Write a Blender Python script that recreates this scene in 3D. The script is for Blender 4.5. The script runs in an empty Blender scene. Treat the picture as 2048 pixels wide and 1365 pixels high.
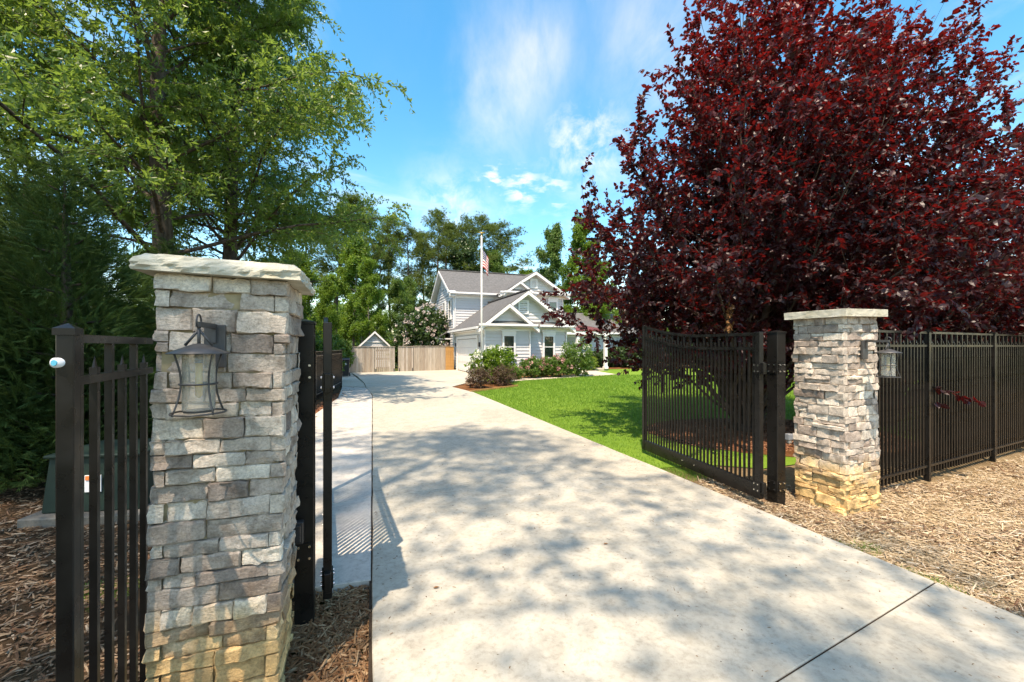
import bpy, bmesh, math, random
import numpy as np
from mathutils import Vector, Matrix

# ------------------------------------------------------------------ camera, light, exposure
sc = bpy.context.scene
COL = sc.collection
F, HOR, CU, H = 850.0, 693.0, 1024.0, 1.65      # focal length in photo pixels, horizon row, centre column, eye height
cam = bpy.data.objects.new('camera', bpy.data.cameras.new('camera'))
COL.objects.link(cam)
cam.location = (0, 0, H)
cam.rotation_euler = (math.radians(90), 0, 0)
cam.data.sensor_width = 36.0
cam.data.lens = 36.0 * F / 2048.0
cam.data.shift_y = (HOR - 682.5) / 2048.0
cam.data.clip_start = 0.05
cam.data.clip_end = 2000.0
sc.camera = cam

SUN = Vector((-0.13, -0.49, 1.0)).normalized()     # direction towards the sun
ELEV = math.asin(SUN.z)
AZ = math.atan2(SUN.x, SUN.y)
sun = bpy.data.objects.new('sun', bpy.data.lights.new('sun', 'SUN'))
COL.objects.link(sun)
sun.data.energy = 2.6
sun.data.angle = math.radians(0.53)
sun.data.color = (1.0, 0.985, 0.965)
sun.rotation_euler = SUN.to_track_quat('Z', 'Y').to_euler()
sun.location = (0, 0, 30)

world = bpy.data.worlds.new('World')
sc.world = world
world.use_nodes = True
def build_world():
    nt = world.node_tree; N = nt.nodes; L = nt.links
    N.clear()
    out = N.new('ShaderNodeOutputWorld'); bg = N.new('ShaderNodeBackground')
    sky = N.new('ShaderNodeTexSky'); sky.sky_type = 'NISHITA'; sky.sun_disc = False
    sky.sun_elevation = ELEV; sky.sun_rotation = AZ
    sky.altitude = 200; sky.air_density = 1.0; sky.dust_density = 1.0; sky.ozone_density = 1.6
    hsv = N.new('ShaderNodeHueSaturation'); hsv.inputs['Saturation'].default_value = 1.43
    hsv.inputs['Value'].default_value = 1.0; hsv.inputs['Hue'].default_value = 0.49
    L.new(sky.outputs[0], hsv.inputs['Color'])
    tc = N.new('ShaderNodeTexCoord')
    # thin streaked cloud over the whole dome, out-of-view part added to whiten the fill light: noise on the direction projected to a flat layer
    sep = N.new('ShaderNodeSeparateXYZ'); L.new(tc.outputs['Generated'], sep.inputs[0])
    def mth(op, a, c=None, d=None):
        q = N.new('ShaderNodeMath'); q.operation = op
        for i, x in enumerate((a, c, d)):
            if x is None: continue
            if isinstance(x, (int, float)): q.inputs[i].default_value = x
            else: L.new(x, q.inputs[i])
        return q.outputs[0]
    zc = mth('MAXIMUM', sep.outputs[2], .06)
    cmb = N.new('ShaderNodeCombineXYZ'); L.new(mth('DIVIDE', sep.outputs[0], zc), cmb.inputs[0]); L.new(mth('DIVIDE', sep.outputs[1], zc), cmb.inputs[1])
    mp = N.new('ShaderNodeMapping'); mp.inputs['Rotation'].default_value = (0, 0, math.radians(-38)); mp.inputs['Scale'].default_value = (.85, .45, 1); mp.inputs['Location'].default_value = (2.1, .3, 0)
    L.new(cmb.outputs[0], mp.inputs[0])
    def nz(vec, scale, det, rough, dist):
        n = N.new('ShaderNodeTexNoise'); n.inputs['Scale'].default_value = scale; n.inputs['Detail'].default_value = det; n.inputs['Roughness'].default_value = rough; n.inputs['Distortion'].default_value = dist
        L.new(vec, n.inputs['Vector']); return n.outputs[0]
    def rm(v, a, b):
        m = N.new('ShaderNodeMapRange'); m.interpolation_type = 'SMOOTHSTEP'; m.inputs['From Min'].default_value = a; m.inputs['From Max'].default_value = b; L.new(v, m.inputs['Value']); return m.outputs[0]
    streak = nz(mp.outputs[0], 1.3, 9, .6, .6)
    fine = nz(tc.outputs['Generated'], 16, 8, .62, .3)
    mpp = N.new('ShaderNodeMapping'); mpp.inputs['Scale'].default_value = (1, 1, 2.6); L.new(tc.outputs['Generated'], mpp.inputs[0]); puff = nz(mpp.outputs[0], 19, 8, .58, .2)
    cloud = mth('MULTIPLY', rm(streak, .50, .85), .55)
    def blob(u, v, k, strength, lo, hi, n):
        d = Vector(((u - 1024.0) / 850.0, 1.0, (693.0 - v) / 850.0)).normalized()
        dt = N.new('ShaderNodeVectorMath'); dt.operation = 'DOT_PRODUCT'; L.new(tc.outputs['Generated'], dt.inputs[0]); dt.inputs[1].default_value = d
        e = mth('EXPONENT', mth('MULTIPLY', mth('SUBTRACT', 1.0, dt.outputs['Value']), -k))
        return mth('MULTIPLY', mth('MULTIPLY', e, rm(n, lo, hi)), strength)
    for (u, v, k, st, lo, hi, n) in ((985, 170, 110, .55, .35, .75, streak), (1065, 110, 240, .5, .35, .7, streak), (1170, 295, 300, .75, .30, .75, fine), (1330, 90, 120, .5, .35, .75, streak), (985, 360, 1500, .55, .46, .66, puff), (1045, 374, 1500, .7, .42, .66, puff), (1105, 386, 1500, .6, .44, .66, puff), (900, 425, 300, .5, .3, .7, fine)):
        cloud = mth('MAXIMUM', cloud, blob(u, v, k, st, lo, hi, n))
    mx = N.new('ShaderNodeMath'); mx.operation = 'MINIMUM'; mx.inputs[1].default_value = .95; L.new(cloud, mx.inputs[0])
    mix = N.new('ShaderNodeMix'); mix.data_type = 'RGBA'
    L.new(mx.outputs[0], mix.inputs['Factor']); L.new(hsv.outputs[0], mix.inputs['A'])
    mix.inputs['B'].default_value = (3.9, 3.9, 4.0, 1)
    L.new(mix.outputs['Result'], bg.inputs[0])
    bg.inputs[1].default_value = 0.15
    L.new(bg.outputs[0], out.inputs[0])
build_world()
sc.view_settings.view_transform = 'Standard'
sc.view_settings.look = 'None'
sc.view_settings.gamma = 1.0
sc.view_settings.use_curve_mapping = False
sc.view_settings.exposure = 1.55
sc.view_settings.use_white_balance = True        # the photographer's white balance: shade kept neutral
sc.view_settings.white_balance_temperature = 8700
sc.view_settings.white_balance_tint = 16

# ------------------------------------------------------------------ helpers
TH = math.radians(20)
E1 = Vector((math.cos(TH), math.sin(TH), 0)); E2 = Vector((-math.sin(TH), math.cos(TH), 0))
def G(u, v, z=0.0):
    d = F * (H - z) / (v - HOR)
    return Vector(((u - CU) / F * d, d, z))
def AT(u, v, d):
    return Vector(((u - CU) / F * d, d, H + (HOR - v) / F * d))

def tag(o, label=None, cat=None, group=None, kind=None):
    if label: o['label'] = label
    if cat: o['category'] = cat
    if group: o['group'] = group
    if kind: o['kind'] = kind
    return o
def empty(name, loc=(0, 0, 0), rz=0.0, label=None, cat=None, group=None, kind=None):
    o = bpy.data.objects.new(name, None); COL.objects.link(o)
    o.location = loc; o.rotation_euler = (0, 0, rz); o.empty_display_size = 0.1
    return tag(o, label, cat, group, kind)
def link(name, mesh, parent=None, mat=None):
    o = bpy.data.objects.new(name, mesh); COL.objects.link(o)
    if mat is not None and len(mesh.materials) == 0: mesh.materials.append(mat)
    if parent is not None: o.parent = parent
    return o
def copy_tree(o, parent=None):
    c = o.copy(); COL.objects.link(c); c.parent = parent
    for ch in list(o.children): copy_tree(ch, c)
    return c

class MB:
    def __init__(s): s.v = []; s.f = []
    def add(s, vs, fs):
        n = len(s.v); s.v += [tuple(p) for p in vs]; s.f += [tuple(i + n for i in f) for f in fs]; return s
    def box(s, c, d, rz=0.0, m=None):
        x, y, z = d[0] / 2, d[1] / 2, d[2] / 2
        P = [Vector((i * x, j * y, k * z)) for k in (-1, 1) for j in (-1, 1) for i in (-1, 1)]
        M = Matrix.Rotation(rz, 3, 'Z') if m is None else m
        P = [M @ p + Vector(c) for p in P]
        return s.add(P, [(0, 2, 3, 1), (4, 5, 7, 6), (0, 1, 5, 4), (2, 6, 7, 3), (0, 4, 6, 2), (1, 3, 7, 5)])
    def bar(s, a, b, w, h, up=Vector((0, 0, 1))):
        a, b = Vector(a), Vector(b); t = (b - a)
        L = t.length; t.normalize()
        x = t.cross(up)
        if x.length < 1e-4: x = t.cross(Vector((1, 0, 0)))
        x.normalize(); z = x.cross(t)
        M = Matrix((x, t, z)).transposed()
        return s.box((a + b) / 2, (w, L, h), m=M)
    def tube(s, pts, rad, n=8, cap=True):
        pts = [Vector(p) for p in pts]
        if not hasattr(rad, '__len__'): rad = [rad] * len(pts)
        base = len(s.v); ref = Vector((0.31, 0.17, 0.93))
        for i, p in enumerate(pts):
            t = (pts[min(i + 1, len(pts) - 1)] - pts[max(i - 1, 0)]).normalized()
            x = t.cross(ref)
            if x.length < 1e-3: x = t.cross(Vector((1, 0, 0)))
            x.normalize(); y = t.cross(x)
            for k in range(n):
                a = 2 * math.pi * k / n
                s.v.append(tuple(p + (x * math.cos(a) + y * math.sin(a)) * rad[i]))
        for i in range(len(pts) - 1):
            for k in range(n):
                a = base + i * n + k; b = base + i * n + (k + 1) % n
                s.f.append((a, b, b + n, a + n))
        if cap:
            s.f.append(tuple(base + k for k in reversed(range(n))))
            s.f.append(tuple(base + (len(pts) - 1) * n + k for k in range(n)))
        return s
    def lathe(s, prof, c=(0, 0, 0), n=20):
        base = len(s.v); c = Vector(c)
        for (r, z) in prof:
            for k in range(n):
                a = 2 * math.pi * k / n
                s.v.append((c.x + r * math.cos(a), c.y + r * math.sin(a), c.z + z))
        for i in range(len(prof) - 1):
            for k in range(n):
                a = base + i * n + k; b = base + i * n + (k + 1) % n
                s.f.append((a, b, b + n, a + n))
        return s
    def prism(s, poly, z0, z1):
        n = len(poly)
        vs = [(p[0], p[1], z0) for p in poly] + [(p[0], p[1], z1) for p in poly]
        fs = [tuple(reversed(range(n))), tuple(range(n, 2 * n))]
        fs += [(i, (i + 1) % n, (i + 1) % n + n, i + n) for i in range(n)]
        return s.add(vs, fs)
    def slab(s, quad, t, nrm):
        """a polygon given by corners, thickened by t against nrm"""
        q = [Vector(p) for p in quad]; d = Vector(nrm).normalized() * t; n = len(q)
        vs = q + [p - d for p in q]
        fs = [tuple(range(n)), tuple(reversed(range(n, 2 * n)))]
        fs += [((i + 1) % n, i, i + n, (i + 1) % n + n) for i in range(n)]
        return s.add(vs, fs)
    def mesh(s, name, smooth=False):
        me = bpy.data.meshes.new(name); me.from_pydata(s.v, [], s.f)
        bm = bmesh.new(); bm.from_mesh(me); bmesh.ops.recalc_face_normals(bm, faces=bm.faces); bm.to_mesh(me); bm.free()
        if smooth: me.polygons.foreach_set('use_smooth', [True] * len(me.polygons))
        return me
    def build(s, name, mat, parent=None, smooth=False, bevel=0.0):
        o = link(name, s.mesh(name, smooth), parent, mat)
        if bevel:
            b = o.modifiers.new('edge', 'BEVEL'); b.width = bevel; b.segments = 1; b.limit_method = 'ANGLE'
        return o

def np_mesh(name, V, T, rnd=None):
    """triangles from numpy arrays; rnd: one random number per vertex"""
    me = bpy.data.meshes.new(name)
    me.vertices.add(len(V)); me.vertices.foreach_set('co', np.ascontiguousarray(V, dtype=np.float32).ravel())
    me.loops.add(T.size); me.loops.foreach_set('vertex_index', np.ascontiguousarray(T, dtype=np.int32).ravel())
    me.polygons.add(len(T)); me.polygons.foreach_set('loop_start', np.arange(0, T.size, 3, dtype=np.int32))
    me.polygons.foreach_set('use_smooth', np.zeros(len(T), dtype=bool))
    if rnd is not None:
        a = me.attributes.new('rnd', 'FLOAT', 'POINT'); a.data.foreach_set('value', np.ascontiguousarray(rnd, dtype=np.float32))
    me.update(calc_edges=True)
    return me
def nrm(a): return a / np.maximum(np.linalg.norm(a, axis=-1, keepdims=True), 1e-9)
def scatter(tv, tt, pos, d, n, sx, sy=None, rnd=None, rng=None):
    """a template (tv: k x 3 with y along the leaf, z its normal; tt triangles) put at every pos"""
    tv = np.asarray(tv, float); tt = np.asarray(tt, int)
    sy = sx if sy is None else sy
    Y = nrm(d); X = nrm(np.cross(Y, n)); Z = np.cross(X, Y)
    m = len(pos); k = len(tv)
    sx = np.broadcast_to(np.asarray(sx, float), (m,))[:, None, None]; sy = np.broadcast_to(np.asarray(sy, float), (m,))[:, None, None]
    V = pos[:, None, :] + sx * (tv[None, :, 0:1] * X[:, None, :] + tv[None, :, 2:3] * Z[:, None, :]) + sy * tv[None, :, 1:2] * Y[:, None, :]
    T = (tt[None] + (np.arange(m) * k)[:, None, None]).reshape(-1, 3)
    if rnd is None: rnd = rng.random(m)
    return V.reshape(-1, 3), T, np.repeat(rnd, k)
def merge(parts):
    Vs, Ts, Rs, o = [], [], [], 0
    for V, T, R in parts:
        Vs.append(V); Ts.append(T + o); Rs.append(R); o += len(V)
    return np.concatenate(Vs), np.concatenate(Ts), np.concatenate(Rs)

LEAF = ([(0, 0, 0), (-.5, .45, .12), (0, 1, -.08), (.5, .45, .12)], [(0, 2, 1), (0, 3, 2)])
OVAL = ([(0, 0, 0), (-.40, .30, .10), (-.34, .66, .06), (0, 1, -.14), (.34, .66, .06), (.40, .30, .10), (0, .5, 0)],
        [(0, 6, 1), (1, 6, 2), (2, 6, 3), (3, 6, 4), (4, 6, 5), (5, 6, 0)])
def spray_template(n=7, w=.32):
    v = [(-.012, 0, 0), (.012, 0, 0), (0, 1, -.10)]; t = [(0, 1, 2)]
    for i in range(n):
        y = .08 + .86 * i / n; l = w * (1 - .55 * i / n)
        for s in (-1, 1):
            b = len(v)
            v += [(0, y - .025, -.1 * y * y), (0, y + .025, -.1 * y * y), (s * l, y + .26 * (1 - .3 * i / n), -.10 * y * y - .05), (s * l * .5, y + .05, -.1 * y * y + .02)]
            t += [(b, b + 3, b + 1), (b + 3, b + 2, b + 1)]
    return v, t
SPRAY = spray_template(6, .13)
def tuft_template(n=11, seed=3):
    r = np.random.default_rng(seed); v = []; t = []
    for i in range(n):
        d = nrm(np.array([r.normal(), .55 + abs(r.normal()) * .5, r.normal()])); s = nrm(np.cross(d, r.normal(size=3))) * .065
        b = len(v); v += [tuple(-s), tuple(s), tuple(d)]; t.append((b, b + 1, b + 2))
    return v, t
TUFT = tuft_template()
CLUMP_V, CLUMP_T = [], []
_r = np.random.default_rng(8)
for _i in range(6):
    _p = _r.normal(0, .42, 3); _d = nrm(_r.normal(size=3) + np.array([0, .3, -.3])); _n = nrm(_r.normal(size=3) + np.array([0, 0, .8]))
    _V, _T, _ = scatter(LEAF[0], LEAF[1], _p[None], _d[None], _n[None], .55, .8, rnd=np.zeros(1))
    CLUMP_T += [tuple(int(q) + len(CLUMP_V) for q in t) for t in _T]; CLUMP_V += [tuple(p) for p in _V]
CLUMP = (CLUMP_V, CLUMP_T)

# ------------------------------------------------------------------ materials
def new_mat(name):
    m = bpy.data.materials.new(name); m.use_nodes = True
    nt = m.node_tree; b = nt.nodes['Principled BSDF']
    return m, nt, nt.nodes, nt.links, b
def ramp(N, pts):
    r = N.new('ShaderNodeValToRGB'); e = r.color_ramp.elements
    while len(e) < len(pts): e.new(0.5)
    for i, (p, c) in enumerate(pts): e[i].position = p; e[i].color = (*c, 1)
    return r
def noise(N, L, scale, detail=5, rough=.55, vec=None, dist=0.0):
    n = N.new('ShaderNodeTexNoise'); n.inputs['Scale'].default_value = scale; n.inputs['Detail'].default_value = detail
    n.inputs['Roughness'].default_value = rough; n.inputs['Distortion'].default_value = dist
    if vec is not None: L.new(vec, n.inputs['Vector'])
    return n
def mixc(N, L, a, b, fac, mode='MIX'):
    m = N.new('ShaderNodeMix'); m.data_type = 'RGBA'; m.blend_type = mode
    for k, x in (('A', a), ('B', b)):
        if isinstance(x, tuple): m.inputs[k].default_value = (*x, 1)
        else: L.new(x, m.inputs[k])
    if isinstance(fac, (int, float)): m.inputs['Factor'].default_value = fac
    else: L.new(fac, m.inputs['Factor'])
    return m.outputs['Result']
def bump(N, L, b, h, strength=.3, dist=.01):
    n = N.new('ShaderNodeBump'); n.inputs['Strength'].default_value = strength; n.inputs['Distance'].default_value = dist
    L.new(h, n.inputs['Height']); L.new(n.outputs[0], b.inputs['Normal']); return n
def simple(name, col, rough=.6, metal=0.0, var=.12, scale=6.0, spec=.5, bmp=0.0, bscale=60):
    m, nt, N, L, b = new_mat(name)
    tc = N.new('ShaderNodeTexCoord'); n = noise(N, L, scale, 4, vec=tc.outputs['Object'])
    r = ramp(N, [(.3, tuple(c * (1 - var) for c in col)), (.7, tuple(min(1, c * (1 + var)) for c in col))])
    L.new(n.outputs[0], r.inputs[0]); L.new(r.outputs[0], b.inputs['Base Color'])
    b.inputs['Roughness'].default_value = rough; b.inputs['Metallic'].default_value = metal
    b.inputs['Specular IOR Level'].default_value = spec
    if bmp:
        n2 = noise(N, L, bscale, 5, vec=tc.outputs['Object']); bump(N, L, b, n2.outputs[0], bmp, .005)
    return m
def leaf_mat(name, cols, trans_col, trans=.35, rough=.45, spec=.4, big=None):
    """cols: ramp over the leaf's own random number"""
    m, nt, N, L, b = new_mat(name)
    at = N.new('ShaderNodeAttribute'); at.attribute_name = 'rnd'
    r = ramp(N, [(i / (len(cols) - 1), c) for i, c in enumerate(cols)])
    L.new(at.outputs['Fac'], r.inputs[0])
    col = r.outputs[0]
    if big:
        tc = N.new('ShaderNodeTexCoord'); n = noise(N, L, big[0], 3, vec=tc.outputs['Object'])
        rr = ramp(N, [(.38, (0, 0, 0)), (.62, (1, 1, 1))]); L.new(n.outputs[0], rr.inputs[0])
        col = mixc(N, L, col, big[1], rr.outputs[0]) if len(big) < 3 else mixc(N, L, col, big[1], big[2])
    L.new(col, b.inputs['Base Color'])
    b.inputs['Roughness'].default_value = rough; b.inputs['Specular IOR Level'].default_value = spec
    tr = N.new('ShaderNodeBsdfTranslucent')
    tcx = mixc(N, L, col, trans_col, .7); L.new(tcx, tr.inputs['Color'])
    mx = N.new('ShaderNodeMixShader'); mx.inputs[0].default_value = trans
    L.new(b.outputs[0], mx.inputs[1]); L.new(tr.outputs[0], mx.inputs[2])
    L.new(mx.outputs[0], N['Material Output'].inputs['Surface'])
    return m

M = {}
def make_materials():
    # black powder-coated metal
    m, nt, N, L, b = new_mat('black_metal')
    tc = N.new('ShaderNodeTexCoord'); n = noise(N, L, 9, 4, vec=tc.outputs['Object'])
    r = ramp(N, [(.35, (.007, .0065, .006)), (.7, (.013, .0115, .010))]); L.new(n.outputs[0], r.inputs[0]); L.new(r.outputs[0], b.inputs['Base Color'])
    r2 = ramp(N, [(.3, (.22, .22, .22)), (.75, (.42, .42, .42))]); L.new(n.outputs[0], r2.inputs[0]); L.new(r2.outputs[0], b.inputs['Roughness']); b.inputs['Specular IOR Level'].default_value = .32
    M['black'] = m
    M['iron'] = simple('lantern_iron', (.055, .054, .053), .42, .1, .2, 30)
    M['steel'] = simple('bolt_steel', (.7, .7, .68), .25, 1.0, .05)
    M['grey_plastic'] = simple('grey_plastic', (.16, .165, .17), .45)
    M['dark_plastic'] = simple('dark_plastic', (.018, .018, .019), .4)
    M['white_plastic'] = simple('white_plastic', (.75, .76, .76), .35, var=.03)
    M['cyan'] = simple('cyan_lens', (.05, .42, .58), .2, var=.1)
    # stones
    m, nt, N, L, b = new_mat('ledge_stone')
    oi = N.new('ShaderNodeObjectInfo'); geo = N.new('ShaderNodeNewGeometry'); tc = N.new('ShaderNodeTexCoord')
    base = ramp(N, [(0, (.62, .56, .47)), (.14, (.44, .37, .31)), (.28, (.70, .64, .545)), (.42, (.30, .245, .205)), (.55, (.56, .495, .42)), (.68, (.24, .195, .165)), (.8, (.74, .675, .57)), (.9, (.36, .30, .255)), (1, (.52, .45, .375))])
    L.new(oi.outputs['Random'], base.inputs[0])
    off = N.new('ShaderNodeVectorMath'); off.operation = 'ADD'; L.new(geo.outputs['Position'], off.inputs[0])
    mo = N.new('ShaderNodeVectorMath'); mo.operation = 'SCALE'; mo.inputs['Scale'].default_value = 37.0
    cmb = N.new('ShaderNodeCombineXYZ'); L.new(oi.outputs['Random'], cmb.inputs[0]); L.new(oi.outputs['Random'], cmb.inputs[1])
    L.new(cmb.outputs[0], mo.inputs[0]); L.new(mo.outputs[0], off.inputs[1])
    n1 = noise(N, L, 11, 6, .6, off.outputs[0], .6)
    r1 = ramp(N, [(.33, (.55, .51, .48)), (.5, (1.02, 1.0, .98)), (.66, (1.34, 1.30, 1.25))]); L.new(n1.outputs[0], r1.inputs[0])
    c1 = mixc(N, L, base.outputs[0], r1.outputs[0], .85, 'MULTIPLY')
    n2 = noise(N, L, 95, 5, .7, off.outputs[0])
    r2 = ramp(N, [(.32, (.58, .56, .54)), (.55, (1.04, 1.03, 1.02)), (.7, (1.18, 1.17, 1.15))]); L.new(n2.outputs[0], r2.inputs[0])
    c2 = mixc(N, L, c1, r2.outputs[0], .8, 'MULTIPLY')
    # yellow irrigation stain towards the foot, with a ragged upper edge
    sp = N.new('ShaderNodeSeparateXYZ'); L.new(geo.outputs['Position'], sp.inputs[0])
    n3 = noise(N, L, 4.5, 4, .6, off.outputs[0])
    ad = N.new('ShaderNodeMath'); ad.operation = 'MULTIPLY_ADD'; L.new(n3.outputs[0], ad.inputs[0]); ad.inputs[1].default_value = -.55; L.new(sp.outputs[2], ad.inputs[2])
    st = ramp(N, [(.0, (1, 1, 1)), (.30, (0, 0, 0))]); L.new(ad.outputs[0], st.inputs[0])
    sm = N.new('ShaderNodeMath'); sm.operation = 'MULTIPLY'; sm.inputs[1].default_value = .8; L.new(st.outputs[0], sm.inputs[0])
    c3 = mixc(N, L, c2, mixc(N, L, c2, (1.5, 1.12, .52), 1.0, 'MULTIPLY'), sm.outputs[0])
    L.new(c3, b.inputs['Base Color']); b.inputs['Roughness'].default_value = .82; b.inputs['Specular IOR Level'].default_value = .25
    mpz = N.new('ShaderNodeMapping'); mpz.inputs['Scale'].default_value = (1, 1, 1.9); L.new(off.outputs[0], mpz.inputs[0])
    n4 = noise(N, L, 34, 10, .70, mpz.outputs[0], .8); bump(N, L, b, n4.outputs[0], .75, .014)
    M['stone'] = m
    M['mortar'] = simple('mortar', (.34, .27, .16), .95, var=.25, scale=20, spec=.1, bmp=.5)
    m, nt, N, L, b = new_mat('cap_stone')
    tc = N.new('ShaderNodeTexCoord'); n = noise(N, L, 7, 6, .6, tc.outputs['Object'], .5)
    r = ramp(N, [(.3, (.40, .37, .27)), (.55, (.52, .49, .39)), (.75, (.60, .57, .49))]); L.new(n.outputs[0], r.inputs[0]); L.new(r.outputs[0], b.inputs['Base Color'])
    b.inputs['Roughness'].default_value = .85; n2 = noise(N, L, 28, 8, .65, tc.outputs['Object']); bump(N, L, b, n2.outputs[0], .6, .012)
    M['cap'] = m
    # concrete
    def concrete(name, c0, c1, dark):
        m, nt, N, L, b = new_mat(name)
        geo = N.new('ShaderNodeNewGeometry')
        n = noise(N, L, .55, 7, .62, geo.outputs['Position'], .4); r = ramp(N, [(.32, c0), (.66, c1)]); L.new(n.outputs[0], r.inputs[0])
        n2 = noise(N, L, 26, 8, .72, geo.outputs['Position']); r2 = ramp(N, [(.30, (.66, .64, .61)), (.5, (1, 1, 1)), (.72, (1.10, 1.09, 1.06))]); L.new(n2.outputs[0], r2.inputs[0])
        c = mixc(N, L, r.outputs[0], r2.outputs[0], .85, 'MULTIPLY')
        n6 = noise(N, L, 5.5, 9, .75, geo.outputs['Position'], .6); r6 = ramp(N, [(.36, (.80, .79, .77)), (.58, (1.03, 1.03, 1.02))]); L.new(n6.outputs[0], r6.inputs[0]); c = mixc(N, L, c, r6.outputs[0], .8, 'MULTIPLY')
        n3 = noise(N, L, 2.6, 5, .7, geo.outputs['Position'], 1.2); r3 = ramp(N, [(.55, (0, 0, 0)), (.8, (1, 1, 1))]); L.new(n3.outputs[0], r3.inputs[0])
        mm = N.new('ShaderNodeMath'); mm.operation = 'MULTIPLY'; mm.inputs[1].default_value = .75; L.new(r3.outputs[0], mm.inputs[0])
        c = mixc(N, L, c, dark, mm.outputs[0])
        vo = N.new('ShaderNodeTexVoronoi'); vo.inputs['Scale'].default_value = 34; L.new(geo.outputs['Position'], vo.inputs['Vector'])
        rv = ramp(N, [(.03, (1, 1, 1)), (.09, (0, 0, 0))]); L.new(vo.outputs['Distance'], rv.inputs[0])
        n5 = noise(N, L, 5, 3, .5, geo.outputs['Position']); r5 = ramp(N, [(.56, (0, 0, 0)), (.66, (.7, .7, .7))]); L.new(n5.outputs[0], r5.inputs[0])
        pm = N.new('ShaderNodeMath'); pm.operation = 'MULTIPLY'; L.new(rv.outputs[0], pm.inputs[0]); L.new(r5.outputs[0], pm.inputs[1])
        c = mixc(N, L, c, (.10, .09, .08), pm.outputs[0])
        L.new(c, b.inputs['Base Color']); b.inputs['Roughness'].default_value = .88; b.inputs['Specular IOR Level'].default_value = .25
        n4 = noise(N, L, 120, 6, .7, geo.outputs['Position']); bump(N, L, b, n4.outputs[0], .25, .004)
        return m
    M['concrete'] = concrete('weathered_concrete', (.385, .36, .295), (.465, .437, .365), (.33, .295, .22))
    M['new_concrete'] = concrete('pale_concrete', (.47, .445, .395), (.55, .52, .465), (.44, .41, .355))
    M['shaded_concrete'] = concrete('shade_darkened_concrete', (.13, .12, .10), (.19, .175, .15), (.09, .085, .06))  # pad concrete: colour darkened to stand in for the shade over it
    M['path_concrete'] = concrete('buff_concrete', (.47, .40, .31), (.56, .49, .40), (.42, .35, .26))
    # ground covers
    m, nt, N, L, b = new_mat('lawn_turf')
    geo = N.new('ShaderNodeNewGeometry')
    n = noise(N, L, .5, 5, .6, geo.outputs['Position']); r = ramp(N, [(.3, (.11, .215, .026)), (.7, (.17, .28, .04))]); L.new(n.outputs[0], r.inputs[0])
    n2 = noise(N, L, 22, 6, .75, geo.outputs['Position']); r2 = ramp(N, [(.25, (.55, .6, .4)), (.7, (1.2, 1.15, 1.1))]); L.new(n2.outputs[0], r2.inputs[0])
    L.new(mixc(N, L, r.outputs[0], r2.outputs[0], .8, 'MULTIPLY'), b.inputs['Base Color']); b.inputs['Roughness'].default_value = .9; b.inputs['Specular IOR Level'].default_value = .1
    bump(N, L, b, n2.outputs[0], .6, .03); M['lawn'] = m
    def earth(name, a, bcol, c):
        m, nt, N, L, b = new_mat(name)
        geo = N.new('ShaderNodeNewGeometry')
        n = noise(N, L, 1.6, 6, .65, geo.outputs['Position']); r = ramp(N, [(.3, a), (.52, bcol), (.75, c)]); L.new(n.outputs[0], r.inputs[0])
        mp = N.new('ShaderNodeMapping'); mp.inputs['Scale'].default_value = (1, .45, 1); mp.inputs['Rotation'].default_value = (0, 0, .5); L.new(geo.outputs['Position'], mp.inputs[0])
        n2 = noise(N, L, 60, 6, .7, mp.outputs[0], .8); r2 = ramp(N, [(.3, (.45, .42, .4)), (.7, (1.25, 1.2, 1.1))]); L.new(n2.outputs[0], r2.inputs[0])
        L.new(mixc(N, L, r.outputs[0], r2.outputs[0], .85, 'MULTIPLY'), b.inputs['Base Color'])
        b.inputs['Roughness'].default_value = .95; b.inputs['Specular IOR Level'].default_value = .1
        bump(N, L, b, n2.outputs[0], .8, .03); return m
    M['straw'] = earth('straw_mulch', (.17, .115, .06), (.26, .19, .11), (.33, .255, .155))
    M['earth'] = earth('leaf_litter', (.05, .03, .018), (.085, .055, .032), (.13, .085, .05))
    M['redmulch'] = earth('red_mulch', (.12, .05, .02), (.19, .085, .035), (.25, .125, .06))
    M['ground'] = earth('field', (.06, .08, .02), (.07, .09, .025), (.09, .09, .035))
    def chip(name, cols):
        m, nt, N, L, b = new_mat(name); at = N.new('ShaderNodeAttribute'); at.attribute_name = 'rnd'
        r = ramp(N, [(i / (len(cols) - 1), c) for i, c in enumerate(cols)]); L.new(at.outputs['Fac'], r.inputs[0]); L.new(r.outputs[0], b.inputs['Base Color'])
        b.inputs['Roughness'].default_value = .85; b.inputs['Specular IOR Level'].default_value = .2; return m
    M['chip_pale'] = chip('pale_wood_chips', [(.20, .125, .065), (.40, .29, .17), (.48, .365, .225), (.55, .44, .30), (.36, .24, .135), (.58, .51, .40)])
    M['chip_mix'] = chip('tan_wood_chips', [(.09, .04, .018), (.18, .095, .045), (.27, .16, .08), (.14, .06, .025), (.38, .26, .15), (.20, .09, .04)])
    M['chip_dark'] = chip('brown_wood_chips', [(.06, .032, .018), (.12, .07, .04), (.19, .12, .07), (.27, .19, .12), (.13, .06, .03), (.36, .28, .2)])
    M['chip_red'] = chip('red_wood_chips', [(.10, .035, .018), (.18, .07, .035), (.24, .11, .06), (.3, .16, .09)])
    M['grass'] = leaf_mat('grass_blades', [(.07, .17, .018), (.115, .24, .026), (.15, .285, .032), (.21, .32, .06)], (.24, .44, .05), .34, .5, .25)
    # leaves
    M['oak'] = leaf_mat('willow_oak_leaves', [(.062, .112, .02), (.085, .15, .026), (.11, .18, .034), (.14, .215, .05)], (.30, .45, .07), .46, .38, .5)
    M['red'] = leaf_mat('purple_leaves', [(.019, .011, .012), (.026, .012, .013), (.046, .012, .013), (.13, .013, .012), (.27, .020, .016)], (.40, .014, .012), .28, .42, .36)
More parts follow.
